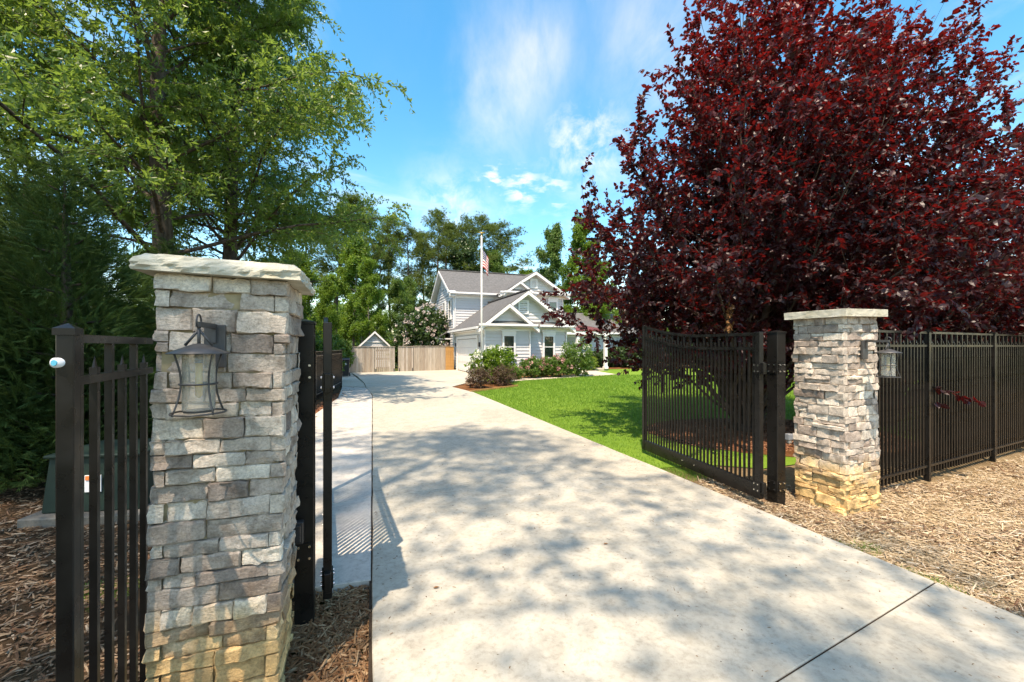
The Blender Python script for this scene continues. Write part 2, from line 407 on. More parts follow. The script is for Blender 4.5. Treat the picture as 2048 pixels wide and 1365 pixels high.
    M['cypress'] = leaf_mat('cypress_sprays', [(.026, .056, .018), (.045, .085, .024), (.07, .118, .03), (.115, .165, .04)], (.15, .26, .05), .22, .65, .15)
    M['pine'] = leaf_mat('pine_needles', [(.055, .088, .02), (.08, .12, .026), (.11, .155, .034), (.145, .185, .045)], (.26, .36, .06), .28, .55, .2)
    M['maple'] = leaf_mat('bright_leaves', [(.055, .12, .012), (.085, .165, .016), (.12, .21, .022), (.16, .25, .03)], (.30, .45, .04), .4, .5, .3)
    M['green'] = leaf_mat('mid_green_leaves', [(.045, .092, .018), (.07, .13, .024), (.095, .17, .032), (.125, .205, .045)], (.24, .40, .06), .38, .45, .35)
    M['dark_leaf'] = leaf_mat('glossy_dark_leaves', [(.020, .048, .014), (.032, .068, .018), (.048, .09, .024), (.07, .115, .035)], (.12, .24, .04), .22, .35, .5)
    M['lime'] = leaf_mat('lime_leaves', [(.10, .17, .02), (.15, .22, .025), (.20, .27, .03)], (.34, .46, .04), .36)
    M['bronze'] = leaf_mat('bronze_leaves', [(.06, .032, .03), (.09, .05, .04), (.10, .085, .035), (.14, .10, .06)], (.25, .12, .05), .25, .5, .3)
    M['flower_white'] = leaf_mat('white_petals', [(.62, .68, .45), (.72, .74, .62), (.78, .78, .72)], (.6, .7, .4), .3, .7, .2)
    M['flower_pink'] = leaf_mat('pink_petals', [(.50, .20, .22), (.60, .30, .28), (.66, .42, .38)], (.6, .3, .3), .3, .7, .2)
    M['flower_blush'] = leaf_mat('blush_petals', [(.58, .44, .40), (.66, .55, .50), (.70, .64, .58)], (.6, .5, .45), .3, .7, .2)
    M['dead_leaf'] = leaf_mat('dry_leaves', [(.22, .10, .04), (.30, .15, .06)], (.4, .2, .06), .3, .7, .2)
    def bark(name, a, c, s=7):
        m, nt, N, L, b = new_mat(name); tc = N.new('ShaderNodeTexCoord')
        mp = N.new('ShaderNodeMapping'); mp.inputs['Scale'].default_value = (s, s, s * .22); L.new(tc.outputs['Object'], mp.inputs[0])
        n = noise(N, L, 1.6, 7, .65, mp.outputs[0], .4); r = ramp(N, [(.32, a), (.68, c)]); L.new(n.outputs[0], r.inputs[0]); L.new(r.outputs[0], b.inputs['Base Color'])
        b.inputs['Roughness'].default_value = .95; b.inputs['Specular IOR Level'].default_value = .1; bump(N, L, b, n.outputs[0], .9, .03); return m
    M['bark'] = bark('grey_brown_bark', (.035, .027, .02), (.13, .10, .078))
    M['pine_bark'] = bark('pine_bark', (.07, .05, .038), (.20, .15, .115))
    M['grey_bark'] = bark('pale_grey_bark', (.10, .09, .075), (.24, .22, .19))
    # house
    M['siding'] = simple('pale_grey_siding', (.565, .56, .55), .55, var=.025, scale=2, spec=.3)
    M['trim'] = simple('white_trim', (.78, .775, .75), .45, var=.02, spec=.4)
    m, nt, N, L, b = new_mat('grey_shingles')
    tc = N.new('ShaderNodeTexCoord'); br = N.new('ShaderNodeTexBrick'); br.inputs['Scale'].default_value = 1.0
    mp = N.new('ShaderNodeMapping'); mp.inputs['Scale'].default_value = (1, 1, 1); L.new(tc.outputs['Object'], mp.inputs[0])
    n = noise(N, L, 6, 6, .75, mp.outputs[0]); r = ramp(N, [(.3, (.075, .075, .074)), (.5, (.115, .115, .112)), (.7, (.165, .162, .157))]); L.new(n.outputs[0], r.inputs[0])
    L.new(r.outputs[0], b.inputs['Base Color']); b.inputs['Roughness'].default_value = .95; b.inputs['Specular IOR Level'].default_value = .15
    n2 = noise(N, L, 30, 4, .7, mp.outputs[0]); bump(N, L, b, n2.outputs[0], .6, .02)
    M['shingle'] = m
    M['red_roof'] = simple('red_metal_roof', (.22, .07, .07), .5, .2, .1)
    M['dark_room'] = simple('dark_room', (.02, .022, .024), .8)
    M['curtain'] = simple('pale_curtain', (.42, .43, .37), .9, var=.08)
    m, nt, N, L, b = new_mat('window_glass')
    tr = N.new('ShaderNodeBsdfTransparent'); tr.inputs[0].default_value = (.78, .82, .80, 1); gl = N.new('ShaderNodeBsdfGlossy'); gl.inputs['Roughness'].default_value = .03
    fr = N.new('ShaderNodeFresnel'); fr.inputs[0].default_value = 1.7; mx = N.new('ShaderNodeMixShader')
    L.new(fr.outputs[0], mx.inputs[0]); L.new(tr.outputs[0], mx.inputs[1]); L.new(gl.outputs[0], mx.inputs[2]); L.new(mx.outputs[0], N['Material Output'].inputs['Surface'])
    M['glass'] = m
    m, nt, N, L, b = new_mat('seeded_glass')
    tr = N.new('ShaderNodeBsdfTransparent'); tr.inputs[0].default_value = (.93, .92, .87, 1); gl = N.new('ShaderNodeBsdfGlossy'); gl.inputs['Roughness'].default_value = .06
    gl.inputs['Color'].default_value = (.9, .9, .88, 1)
    tc = N.new('ShaderNodeTexCoord'); n = noise(N, L, 45, 4, .6, tc.outputs['Object']); bp = N.new('ShaderNodeBump'); bp.inputs['Strength'].default_value = .7; bp.inputs['Distance'].default_value = .006
    L.new(n.outputs[0], bp.inputs['Height']); L.new(bp.outputs[0], gl.inputs['Normal'])
    fr = N.new('ShaderNodeFresnel'); fr.inputs[0].default_value = 1.6; L.new(bp.outputs[0], fr.inputs['Normal']); mx = N.new('ShaderNodeMixShader')
    L.new(fr.outputs[0], mx.inputs[0]); L.new(tr.outputs[0], mx.inputs[1]); L.new(gl.outputs[0], mx.inputs[2]); L.new(mx.outputs[0], N['Material Output'].inputs['Surface'])
    df = N.new('ShaderNodeBsdfDiffuse'); df.inputs[0].default_value = (.75, .74, .68, 1); m3 = N.new('ShaderNodeMixShader'); m3.inputs[0].default_value = .22
    L.new(mx.outputs[0], m3.inputs[1]); L.new(df.outputs[0], m3.inputs[2]); L.new(m3.outputs[0], N['Material Output'].inputs['Surface'])
    M['seeded'] = m
    M['amber'] = simple('amber_bulb', (.75, .48, .16), .2, var=.15)
    M['garage'] = simple('garage_door_white', (.76, .74, .70), .5, var=.02)
    # weathered boards, each board its own tone
    m, nt, N, L, b = new_mat('weathered_board')
    oi = N.new('ShaderNodeObjectInfo'); r = ramp(N, [(0, (.34, .285, .225)), (.3, (.44, .39, .325)), (.55, (.29, .23, .175)), (.8, (.50, .45, .39)), (1, (.38, .31, .24))]); L.new(oi.outputs['Random'], r.inputs[0])
    geo = N.new('ShaderNodeNewGeometry'); mp = N.new('ShaderNodeMapping'); mp.inputs['Scale'].default_value = (14, 14, 1.2); L.new(geo.outputs['Position'], mp.inputs[0])
    n = noise(N, L, 1.5, 6, .6, mp.outputs[0]); rr = ramp(N, [(.3, (.6, .58, .55)), (.7, (1.15, 1.12, 1.08))]); L.new(n.outputs[0], rr.inputs[0])
    L.new(mixc(N, L, r.outputs[0], rr.outputs[0], .8, 'MULTIPLY'), b.inputs['Base Color']); b.inputs['Roughness'].default_value = .9; M['board'] = m
    M['cedar'] = simple('fresh_cedar', (.42, .22, .07), .8, var=.2)
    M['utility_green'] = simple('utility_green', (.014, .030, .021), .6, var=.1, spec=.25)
    M['rock'] = simple('brown_rock', (.30, .23, .16), .9, var=.3, bmp=.6)
    M['orange'] = simple('orange_sticker', (.7, .20, .05), .5, var=.05)
    M['filler'] = simple('dark_joint_dirt', (.045, .032, .022), .95, var=.3, scale=12, spec=.1)
    M['gold'] = simple('gold_finial', (.55, .36, .12), .35, .8, .1)
    M['alu'] = simple('white_pole', (.72, .72, .70), .35, var=.03)
    # flag: stripes along the fly, canton by the hoist (uv: x along fly, y along hoist)
    m, nt, N, L, b = new_mat('flag_cloth')
    uv = N.new('ShaderNodeUVMap'); uv.uv_map = 'UVMap'; s = N.new('ShaderNodeSeparateXYZ'); L.new(uv.outputs[0], s.inputs[0])
    def mth(op, a, c=None, d=None):
        q = N.new('ShaderNodeMath'); q.operation = op
        for i, x in enumerate((a, c, d)):
            if x is None: continue
            if isinstance(x, (int, float)): q.inputs[i].default_value = x
            else: L.new(x, q.inputs[i])
        return q.outputs[0]
    st = mth('LESS_THAN', mth('MODULO', mth('MULTIPLY', s.outputs[1], 13.0), 2.0), 1.0)
    c = mixc(N, L, (.75, .74, .72), (.42, .02, .035), st)
    can = mth('MULTIPLY', mth('LESS_THAN', s.outputs[0], .4), mth('GREATER_THAN', s.outputs[1], 6 / 13))
    fx = mth('SUBTRACT', mth('FRACT', mth('MULTIPLY', s.outputs[0], 15.0)), .5); fy = mth('SUBTRACT', mth('FRACT', mth('MULTIPLY', s.outputs[1], 9.3)), .5)
    dd = mth('ADD', mth('MULTIPLY', fx, fx), mth('MULTIPLY', fy, fy)); star = mth('LESS_THAN', dd, .07)
    c2 = mixc(N, L, (.02, .03, .12), (.75, .75, .75), star)
    c = mixc(N, L, c, c2, can)
    L.new(c, b.inputs['Base Color']); b.inputs['Roughness'].default_value = .8; M['flag'] = m
make_materials()

# ------------------------------------------------------------------ ground, driveway, paths
def dl(y): return -0.328 * y                     # left edge of the driveway
def dr(y): return 3.957 - 0.354 * y              # right edge of the driveway
def sheet(name, poly, z, mat, kind='structure', n=0):
    o = MB().add([(p[0], p[1], z) for p in poly], [tuple(range(len(poly)))]).build(name, mat)
    return tag(o, kind=kind)
def ground():
    g = sheet('ground', [(-600, -300), (600, -300), (600, 1200), (-600, 1200)], -.05, M['ground'])
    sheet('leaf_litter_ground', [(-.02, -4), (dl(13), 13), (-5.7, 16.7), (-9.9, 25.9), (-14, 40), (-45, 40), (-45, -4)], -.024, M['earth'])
    sheet('mulch_ground', [(dr(-4), -4), (30, -4), (30, 19), (6, 7.0), (3, 5.9), (dr(5.9), 5.9)], -.020, M['straw'])
    sheet('lawn', [(dr(5.75), 5.75), (2.7, 5.95), (3.4, 5.75), (6, 6.7), (30, 18), (40, 45), (4, 45), (-2, 24), (-2.0, 17), (dr(15.1), 15.1)], -.004, M['lawn'])
    a = [2 * math.pi * i / 20 for i in range(20)]
    sheet('tree_bed', [(4.9 + 2.3 * math.cos(t) * (1 + .06 * math.sin(3 * t)), 8.0 + 1.75 * math.sin(t)) for t in a], .003, M['redmulch'])
    sheet('planting_bed', [(-2.41, 17.1), (-1.54, 15.15), (.247, 17.5), (-.1, 18.9), (-.75, 19.7), (-1.9, 19.0)], .010, M['redmulch'])
    sheet('foundation_bed', [(-1.6, 22.2), (.9, 21.9), (3.6, 23.9), (3.9, 25.2), (1.0, 24.4), (-1.4, 23.3)], .012, M['redmulch'])
    sheet('hedge_bed', [(5.6, 28.4), (6.45, 30.4), (11, 31.6), (20, 32.0), (40, 36), (40, 45), (4.5, 45), (4.6, 29)], .014, M['redmulch'])
    # driveway slabs with open joints
    drv = empty('driveway', (0, 0, 0), kind='structure')
    YL = [-5.47, -2.15, 1.177, 4.5, 7.82, 11.14, 14.2]; YR = [-3.69, -.38, 2.93, 6.237, 9.54, 12.85, 15.1]
    for i in range(len(YL) - 1):
        g0 = .0045
        p = [(dl(YL[i] + g0), YL[i] + g0), (dr(YR[i] + g0), YR[i] + g0), (dr(YR[i + 1] - g0), YR[i + 1] - g0), (dl(YL[i + 1] - g0), YL[i + 1] - g0)]
        rg = random.Random(i); q = []
        for a, b in zip(p, p[1:] + p[:1]):
            n = 14 if abs(a[1] - b[1]) > 2.2 and abs(a[0] - b[0]) < 2.0 else 6
            for k in range(n):
                f = k / n; w = rg.uniform(-.0045, .0045) if k else 0
                q.append((a[0] + (b[0] - a[0]) * f + w, a[1] + (b[1] - a[1]) * f + w * .5))
        MB().prism(q, -.09, .028).build('slab', M['concrete'], drv, bevel=.006)
    for i in range(1, len(YL) - 1):
        MB().bar((dl(YL[i]), YL[i], .0), (dr(YR[i]), YR[i], .0), .03, .036).build('joint_filler', M['filler'], drv)
    MB().bar((dl(-4) - .006, -4, -.002), (dl(13.9) - .006, 13.9, -.002), .03, .030).build('joint_filler', M['filler'], drv)
    # parking court in front of the garage
    court = empty('parking_court', (0, 0, 0), kind='structure')
    polys = [[(dl(14.22), 14.22), (dr(15.12), 15.12), (-2.42, 17.1), (-2.0, 19.0), (-6.45, 18.6), (-5.74, 16.72)],
             [(-6.46, 18.62), (-2.0, 19.02), (-.85, 19.75), (-1.56, 23.15), (-8.0, 22.2)],
             [(-8.01, 22.22), (-1.57, 23.17), (-3.95, 29.7), (-9.95, 26.3)],
             [(-5.76, 16.73), (-6.48, 18.6), (-9.97, 26.2), (-10.6, 26.1), (-7.0, 17.4)]]
    for p in polys:
        c = Vector((sum(q[0] for q in p) / len(p), sum(q[1] for q in p) / len(p)))
        p = [tuple(Vector(q) + (c - Vector(q)).normalized() * .006) for q in p]
        MB().prism(p, -.09, .026).build('slab', M['concrete'], court, bevel=.006)
    # paler newer strip beside the driveway
    ap = empty('side_apron', (0, 0, 0), kind='structure')
    le = lambda y: -2.55 - .237 * (y - 1.0)
    ys = [2.96, 4.62, 7.85, 11.2, 13.9]; yl = [2.62, 3.9, 7.1, 10.4, 13.4]
    LEFT = [(-1.72, 2.76), (-2.35, 4.0)] + [(le(y), y) for y in yl[2:]]
    for i in range(len(ys) - 1):
        p = [(dl(ys[i]) - .014, ys[i] + .005), (dl(ys[i + 1]) - .014, ys[i + 1] - .005), (LEFT[i + 1][0], LEFT[i + 1][1] - .005), (LEFT[i][0], LEFT[i][1] + .005)]
        MB().prism(p, -.09, .022).build('slab', M['new_concrete'], ap, bevel=.005)
    p = [(dl(13.92) - .014, 13.92), (-5.2, 15.5), (-5.72, 16.66), (-6.9, 17.3), (le(13.42), 13.42)]
    MB().prism(p, -.09, .022).build('slab', M['new_concrete'], ap, bevel=.005)
    # front path
    pth = empty('front_path', (0, 0, 0), kind='structure')
    MB().prism([(-.83, 19.72), (-.5, 19.55), (.63, 20.5), (2.6, 22.0), (2.0, 23.0), (.4, 21.8), (-.9, 21.3)], -.06, .024).build('slab', M['path_concrete'], pth, bevel=.005)
    MB().prism([(2.61, 22.01), (6.06, 24.7), (5.75, 26.8), (4.4, 26.6), (3.9, 24.5), (2.02, 23.01)], -.06, .024).build('slab', M['path_concrete'], pth, bevel=.005)
    MB().prism([(5.74, 26.83), (5.5, 29.6), (3.7, 29.2), (4.39, 26.63)], -.06, .024).build('slab', M['path_concrete'], pth, bevel=.005)
    # timber edging of the planting bed
    b = MB(); b.bar((-1.50, 15.17, .02), (.24, 17.45, .02), .04, .1)
    tag(b.build('bed_edging', M['cedar']), 'thin brown edging strip between lawn and the flagpole planting bed', 'edging')
ground()

def inside(poly, x, y):
    r = np.zeros(len(x), bool); n = len(poly)
    for i in range(n):
        x0, y0 = poly[i]; x1, y1 = poly[(i + 1) % n]
        c = ((y0 > y) != (y1 > y)) & (x < (x1 - x0) * (y - y0) / ((y1 - y0) + 1e-12) + x0)
        r ^= c
    return r
def sample(rng, poly, n, dens=None):
    xs = [p[0] for p in poly]; ys = [p[1] for p in poly]; P = np.zeros((0, 2))
    while len(P) < n:
        q = np.stack([rng.uniform(min(xs), max(xs), n * 2), rng.uniform(min(ys), max(ys), n * 2)], 1)
        q = q[inside(poly, q[:, 0], q[:, 1])]
        if dens is not None: q = q[rng.random(len(q)) < dens(q)]
        P = np.concatenate([P, q])
    return P[:n]
def chips(name, poly, n, mat, z, ln, wd, seed, dens=None, lift=.02, label=None):
    rng = np.random.default_rng(seed); q = sample(rng, poly, n, dens)
    pos = np.column_stack([q, z + rng.random(n) ** 2 * lift])
    a = rng.uniform(0, 2 * np.pi, n); d = np.column_stack([np.cos(a), np.sin(a), rng.normal(0, .18, n)])
    nn = np.column_stack([rng.normal(0, .35, n), rng.normal(0, .35, n), np.ones(n)])
    T = ([(-.5, 0, 0), (.5, .06, .0), (.35, 1, .0), (-.35, .93, .0), (0, .5, .5)], [(0, 1, 4), (1, 2, 4), (2, 3, 4), (3, 0, 4)])
    V, Tr, R = scatter(T[0], T[1], pos, d, nn, rng.uniform(wd * .5, wd * 1.5, n), rng.lognormal(0, .5, n) * ln, rng=rng)
    o = link(name, np_mesh(name, V, Tr, R), None, mat)
    return tag(o, label, 'mulch', kind='stuff')
chips('driveway_grit', [(dl(1.5) + .02, 1.5), (dr(1.5) - .02, 1.5), (dr(7) - .02, 7), (dl(7) + .02, 7)], 900, M['chip_dark'], .029, .012, .005, 31, lambda q: np.clip(.10 + np.exp(-np.abs(q[:, 0] - dr(q[:, 1])) * 6) + .7 * np.exp(-np.abs(q[:, 0] - dl(q[:, 1])) * 10), 0, 1), .001, label='scattered dark grit and bark crumbs on the near driveway')
near = lambda k, p=1.0: (lambda q: np.clip((k / np.maximum(np.hypot(q[:, 0], q[:, 1]), .5)) ** p, 0, 1))
chips('pale_mulch', [(dr(1.0) + .02, 1.0), (8, 1.0), (11.5, 8.2), (5, 5.15), (3.5, 5.0), (dr(5.2) + .25, 5.4), (dr(5.0) + .01, 5.0)], 36000, M['chip_pale'], -.018, .05, .009, 1, near(3.6), label='pale straw coloured wood chip mulch outside the gate')
chips('dark_mulch_flecks', [(dr(1.0) + .02, 1.0), (8, 1.0), (11.5, 8.2), (5, 5.15), (3.5, 5.0), (dr(5.2) + .25, 5.4), (dr(5.0) + .01, 5.0)], 9000, M['chip_dark'], -.016, .06, .014, 21, lambda q: near(3.6)(q) * (np.sin(q[:, 0] * 2.3 + 1) * np.cos(q[:, 1] * 2.9) > -.15), label='darker bark flecks mixed through the pale mulch')
chips('fine_straw', [(dr(1.4) + .005, 1.4), (7, 1.4), (9, 6.8), (5, 5.1), (3.5, 5.0), (dr(5.0) + .01, 5.0)], 26000, M['chip_pale'], -.016, .045, .0035, 22, near(3.2), .03, label='fine straw fibres lying over the pale mulch')
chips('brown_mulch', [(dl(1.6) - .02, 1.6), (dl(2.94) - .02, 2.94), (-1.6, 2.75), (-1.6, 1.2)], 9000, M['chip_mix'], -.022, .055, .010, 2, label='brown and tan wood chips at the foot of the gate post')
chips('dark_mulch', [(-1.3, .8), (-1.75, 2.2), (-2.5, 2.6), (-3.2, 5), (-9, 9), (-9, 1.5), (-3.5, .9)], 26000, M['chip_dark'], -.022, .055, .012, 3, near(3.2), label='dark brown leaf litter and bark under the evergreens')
chips('red_mulch', [(2.8, 6.7), (7.0, 6.7), (7.0, 9.5), (2.8, 9.5)], 9000, M['chip_red'], .004, .06, .018, 4, lambda q: (((q[:, 0] - 4.9) / 2.3) ** 2 + ((q[:, 1] - 8.0) / 1.75) ** 2 < 1) * 1.0, label='reddish brown mulch ring under the purple tree')
chips('fence_side_mulch', [(-3.9, 6.0), (-3.65, 6.0), (-6.3, 17.0), (-6.6, 17.0)], 2500, M['chip_red'], -.02, .08, .03, 5, label='strip of red brown mulch beside the long black fence')

def grass(name, poly, n, seed, hgt, wid, label, dens=None, z=-.004, lean=.45):
    rng = np.random.default_rng(seed); q = sample(rng, poly, n, dens)
    pos = np.column_stack([q, np.full(n, z)])
    sc_ = np.clip(np.hypot(q[:, 0], q[:, 1]) / 8.0, .8, 2.6)
    d = np.column_stack([rng.normal(0, lean, n), rng.normal(0, lean, n), np.ones(n)])
    nn = np.column_stack([rng.normal(0, 1, n), rng.normal(0, 1, n) - .6, rng.normal(0, .2, n)])
    T = ([(-.5, 0, 0), (.5, 0, 0), (.3, .55, .15), (-.3, .55, .15), (0, 1, .6)], [(0, 1, 2), (0, 2, 3), (3, 2, 4)])
    V, Tr, R = scatter(T[0], T[1], pos, d, nn, wid * sc_ * rng.uniform(.6, 1.3, n), hgt * rng.uniform(.5, 1.25, n) * np.sqrt(sc_), rng=rng)
    return tag(link(name, np_mesh(name, V, Tr, R), None, M['grass']), label, 'grass', kind='stuff')
LAWNP = [(dr(5.7) - .01, 5.7), (2.6, 5.9), (3.3, 6.2), (7, 7.2), (16, 11.5), (19, 22), (6.1, 24.6), (.63, 20.45), (-.3, 19.2), (.35, 17.5), (-1.43, 15.2)]
notbed = lambda q: (~((((q[:, 0] - 4.9) / 2.3) ** 2 + ((q[:, 1] - 8.0) / 1.75) ** 2) < 1)) * np.clip((9.5 / np.maximum(np.hypot(q[:, 0], q[:, 1]), 2)) ** 1.4, 0, 1)
grass('lawn_grass', LAWNP, 120000, 11, .05, .006, 'bright green mown lawn grass beside the driveway', notbed)
grass('verge_grass', [(dr(2.6) + .02, 2.6), (dr(2.6) + .3, 2.6), (dr(3.6) + .32, 3.6), (dr(3.6) + .02, 3.6)], 750, 12, .05, .004, 'thin weedy grass along the near driveway edge', lambda q: (np.sin(q[:, 1] * 9.1) + np.cos(q[:, 0] * 13) > .3) * 1.0, -.018, .8)
grass('gate_side_grass', [(dr(5.2) + .02, 5.2), (dr(5.2) + .4, 5.3), (dr(5.75) + .9, 5.85), (dr(5.75) + .03, 5.75)], 2600, 13, .05, .005, 'ragged grass fringe at the foot of the open gate', lambda q: np.clip((q[:, 1] - 5.1) * 1.5, 0, 1), -.012, .6)
grass('left_moss_grass', [(-2.2, 2.3), (-1.75, 2.35), (-2.3, 3.2), (-3.1, 3.0)], 1500, 14, .03, .004, 'sparse green tufts in the litter left of the pillar', lambda q: (np.sin(q[:, 1] * 7.1) + np.cos(q[:, 0] * 9) > .5) * 1.0, -.022, .9)

# ------------------------------------------------------------------ stone pillars
def stone_mesh(w, h, d, rng, nx, ny):
    """a ledge stone: front towards -y at depth d, back at y = 0, soft uneven edges"""
    me = MB(); xs = np.linspace(-w / 2, w / 2, nx + 1); zs = np.linspace(-h / 2, h / 2, ny + 1)
    xs[1] = xs[0] + min(.006, w * .2); xs[-2] = xs[-1] - min(.006, w * .2); zs[1] = zs[0] + min(.006, h * .2); zs[-2] = zs[-1] - min(.006, h * .2)
    tilt = rng.normal(0, .05); bulge = rng.normal(0, .06); amp = .0045; ph = rng.uniform(0, 6, 4); idx = {}
    ledge = rng.random() < .45; lz = rng.uniform(-.3, .4) * h; ls = rng.normal(0, .25)
    for j, z in enumerate(zs):
        for i, x in enumerate(xs):
            e = 0.0
            if i in (0, nx): e += .006
            if j in (0, ny): e += .006
            yy = -(d - e + z * tilt + x * bulge + amp * (math.sin(x * 40 + ph[0]) * math.cos(z * 55 + ph[1])) + rng.normal(0, .0022))
            if ledge and z > lz + x * ls and 0 < j < ny: yy += .007
            jx = (rng.normal(0, .0018) if i in (0, nx) else rng.normal(0, .003)); jz = (rng.normal(0, .0028) if j in (0, ny) else rng.normal(0, .003))
            idx[i, j] = len(me.v); me.v.append((x + jx, yy, z + jz))
    for j in range(ny):
        for i in range(nx): me.f.append((idx[i, j], idx[i + 1, j], idx[i + 1, j + 1], idx[i, j + 1]))
    ring = [idx[i, 0] for i in range(nx)] + [idx[nx, j] for j in range(ny)] + [idx[i, ny] for i in range(nx, 0, -1)] + [idx[0, j] for j in range(ny, 0, -1)]
    b = len(me.v)
    for k in ring: x, y, z = me.v[k]; me.v.append((x, 0, z))
    n = len(ring)
    for k in range(n): me.f.append((ring[(k + 1) % n], ring[k], b + k, b + (k + 1) % n))
    ms = me.mesh('stone', True); ms.set_sharp_from_angle(angle=math.radians(24)); return ms
def pillar(loc, rz, w, ztop, seed, label, hmin, hmax, wmin, wmax, lean, rough_cap, batter=0.0):
    rng = np.random.default_rng(seed)
    P = empty('stone_pillar', loc, rz, label, 'pillar', 'stone gate pillars')
    P.rotation_euler = (lean[0], lean[1], rz)
    D = .052; c = w / 2 - D
    MB().box((0, 0, (ztop - .1) / 2 - .02), (2 * c + .056, 2 * c + .056, ztop + .06)).build('mortar_core', M['mortar'], P)
    z = -.07; course = 0
    dirs = [0, 1, 2, 3]
    while z < ztop - .012:
        h = rng.uniform(hmin, hmax)
        if ztop - z - h < hmin * .8: h = ztop - z
        grow = batter * max(0, 1 - z / ztop)
        for f in dirs:
            ext = (course + f) % 2 == 0
            half = (c + D) if ext else c
            x = -half
            while x < half - .005:
                ww = rng.uniform(wmin, wmax)
                if half - x - ww < wmin * .7: ww = half - x
                splits = [(z, h)]
                if h > hmin * 1.35 and rng.random() < .22:
                    k = rng.uniform(.4, .6); splits = [(z, h * k), (z + h * k, h * (1 - k))]
                for (zz, hh) in splits:
                    dd = D + rng.uniform(-.013, .012) + grow
                    nx = max(3, min(7, int(ww / .03) + 2)); me = stone_mesh(ww - .0035, hh - .0035, dd, rng, nx, 4)
                    o = link('stone', me, P, M['stone'])
                    a = f * math.pi / 2
                    lx = x + ww / 2; v = Vector((lx, -c, zz + hh / 2)); v.rotate(Matrix.Rotation(a, 3, 'Z'))
                    o.location = v; o.rotation_euler = (0, 0, a)
                x += ww
        z += h; course += 1
    # cap: a slab with hand-chipped edges
    ow = w / 2 + .058; t = .072; n = 34; me = MB(); rows = 7
    per = []
    for s in range(4):
        for i in range(n):
            q = -1 + 2 * i / n; p = Vector((q * ow, -ow, 0)); p.rotate(Matrix.Rotation(s * math.pi / 2, 3, 'Z')); per.append(p)
    m_ = len(per); amp = .016 if rough_cap else .0025
    from mathutils import noise as mn
    for r in range(rows + 1):
        f = r / rows
        for k, p in enumerate(per):
            brk = .55 + .35 * mn.noise(Vector((p.x * 9, p.y * 9, seed)))          # where the chipped slope starts
            ins = amp * 1.1 * mn.noise(Vector((p.x * 16, p.y * 16, f * 2.2 + seed))) + amp * .5 * mn.noise(Vector((p.x * 45, p.y * 45, f * 5)))
            if rough_cap and f > brk: ins += .030 * (f - brk) / (1 - brk + .05)
            if r == 0: ins *= .3
            q = p * (1 - ins / ow); me.v.append((q.x, q.y, ztop + f * t + (.003 * mn.noise(p * 20) if r == rows else 0)))
    for r in range(rows):
        for k in range(m_): me.f.append((r * m_ + k, r * m_ + (k + 1) % m_, (r + 1) * m_ + (k + 1) % m_, (r + 1) * m_ + k))
    me.f.append(tuple(reversed(range(m_)))); top = len(me.v)
    for k in range(m_):
        x, y, zz = me.v[rows * m_ + k]; me.v.append((x * .9, y * .9, ztop + t + .004))
    for k in range(m_): me.f.append((rows * m_ + k, rows * m_ + (k + 1) % m_, top + (k + 1) % m_, top + k))
    me.f.append(tuple(top + k for k in range(m_)))
    me.build('cap', M['cap'], P)
    return P
PL = pillar((-1.3885, 2.0845, 0), TH, .50, 1.955, 21, 'large near stone pillar with chipped slab cap beside the left fence end', .058, .102, .11, .27, (0, math.radians(1.3), 0), True)
PR = pillar((3.425, 4.495, 0), TH, .515, 1.945, 34, 'dappled stone pillar with pale flat cap between open gate and right fence', .055, .105, .10, .26, (0, math.radians(-.9), 0), False, .012)

# ------------------------------------------------------------------ lanterns
def lantern(loc, rz, label, sw=0.0):
    """loc: on the pillar face; local -y points away from the face; z = 0 at the arm"""
    R = empty('wall_lantern', loc, rz, label, 'lantern', 'pillar lanterns')
    b = MB(); b.box((0, -.012, -.085), (.078, .024, .185)).build('back_plate', M['iron'], R, bevel=.003)
    A = -.215
    a = MB(); a.bar((0, -.02, .0), (0, A - .01, .0), .016, .020); a.bar((0, -.03, -.07), (0, -.03, .01), .016, .016); a.build('arm', M['iron'], R)
    r = MB(); r.tube([(0, A + .026 * math.sin(t), .012 + .026 * math.cos(t)) for t in np.linspace(0, 2 * math.pi, 17)], .0035, 6, False); r.build('hook_ring', M['iron'], R, True)
    y = MB()
    y.tube([(0, A, -.005), (0, A, -.10)], .006, 6); y.tube([(0, A, -.02), (-.045, A, -.082)], .005, 6); y.tube([(0, A, -.02), (.045, A, -.082)], .005, 6); y.build('yoke', M['iron'], R, True)
    hz = -.085
    b = MB(); b.lathe([(.0, .012), (.02, .008), (.055, -.006), (.102, -.026), (.103, -.030), (.05, -.016), (.0, -.008)], (0, A, hz), 28); b.build('hood', M['iron'], R, True)
    g = MB(); g.lathe([(.053, -.022), (.053, -.245)], (0, A, hz), 28); g.build('glass', M['seeded'], R, True)
    g = MB(); g.tube([(0, A, hz - .03), (0, A, hz - .065)], .014, 10); g.build('socket', M['iron'], R, True)
    g = MB(); g.tube([(0, A, hz - .066), (0, A, hz - .19), (0, A, hz - .20)], [.012, .012, .004], 10); g.build('bulb', M['amber'], R, True)
    for k in range(4):
        t = math.radians(45 + 90 * k + sw); p = []
        for i in range(11):
            f = i / 10; rr = .086 - .027 * math.sin(math.pi * min(1, f * 1.0)) + .006 * f
            p.append((rr * math.cos(t), A + rr * math.sin(t), hz - .024 - .236 * f))
        q = MB(); q.tube(p, .0036, 6); q.build('rib', M['iron'], R, True)
    for nm, zz, rr in (('middle_ring', -.145, .061), ('base_ring', -.256, .089)):
        q = MB(); q.tube([(rr * math.cos(t), A + rr * math.sin(t), hz + zz) for t in np.linspace(0, 2 * math.pi, 25)], .0038, 6, False); q.build(nm, M['iron'], R, True)
    q = MB(); q.lathe([(.0, -.004), (.05, -.004), (.05, .004), (.0, .006)], (0, A, hz - .25), 24); q.build('base_plate', M['iron'], R)
    return R
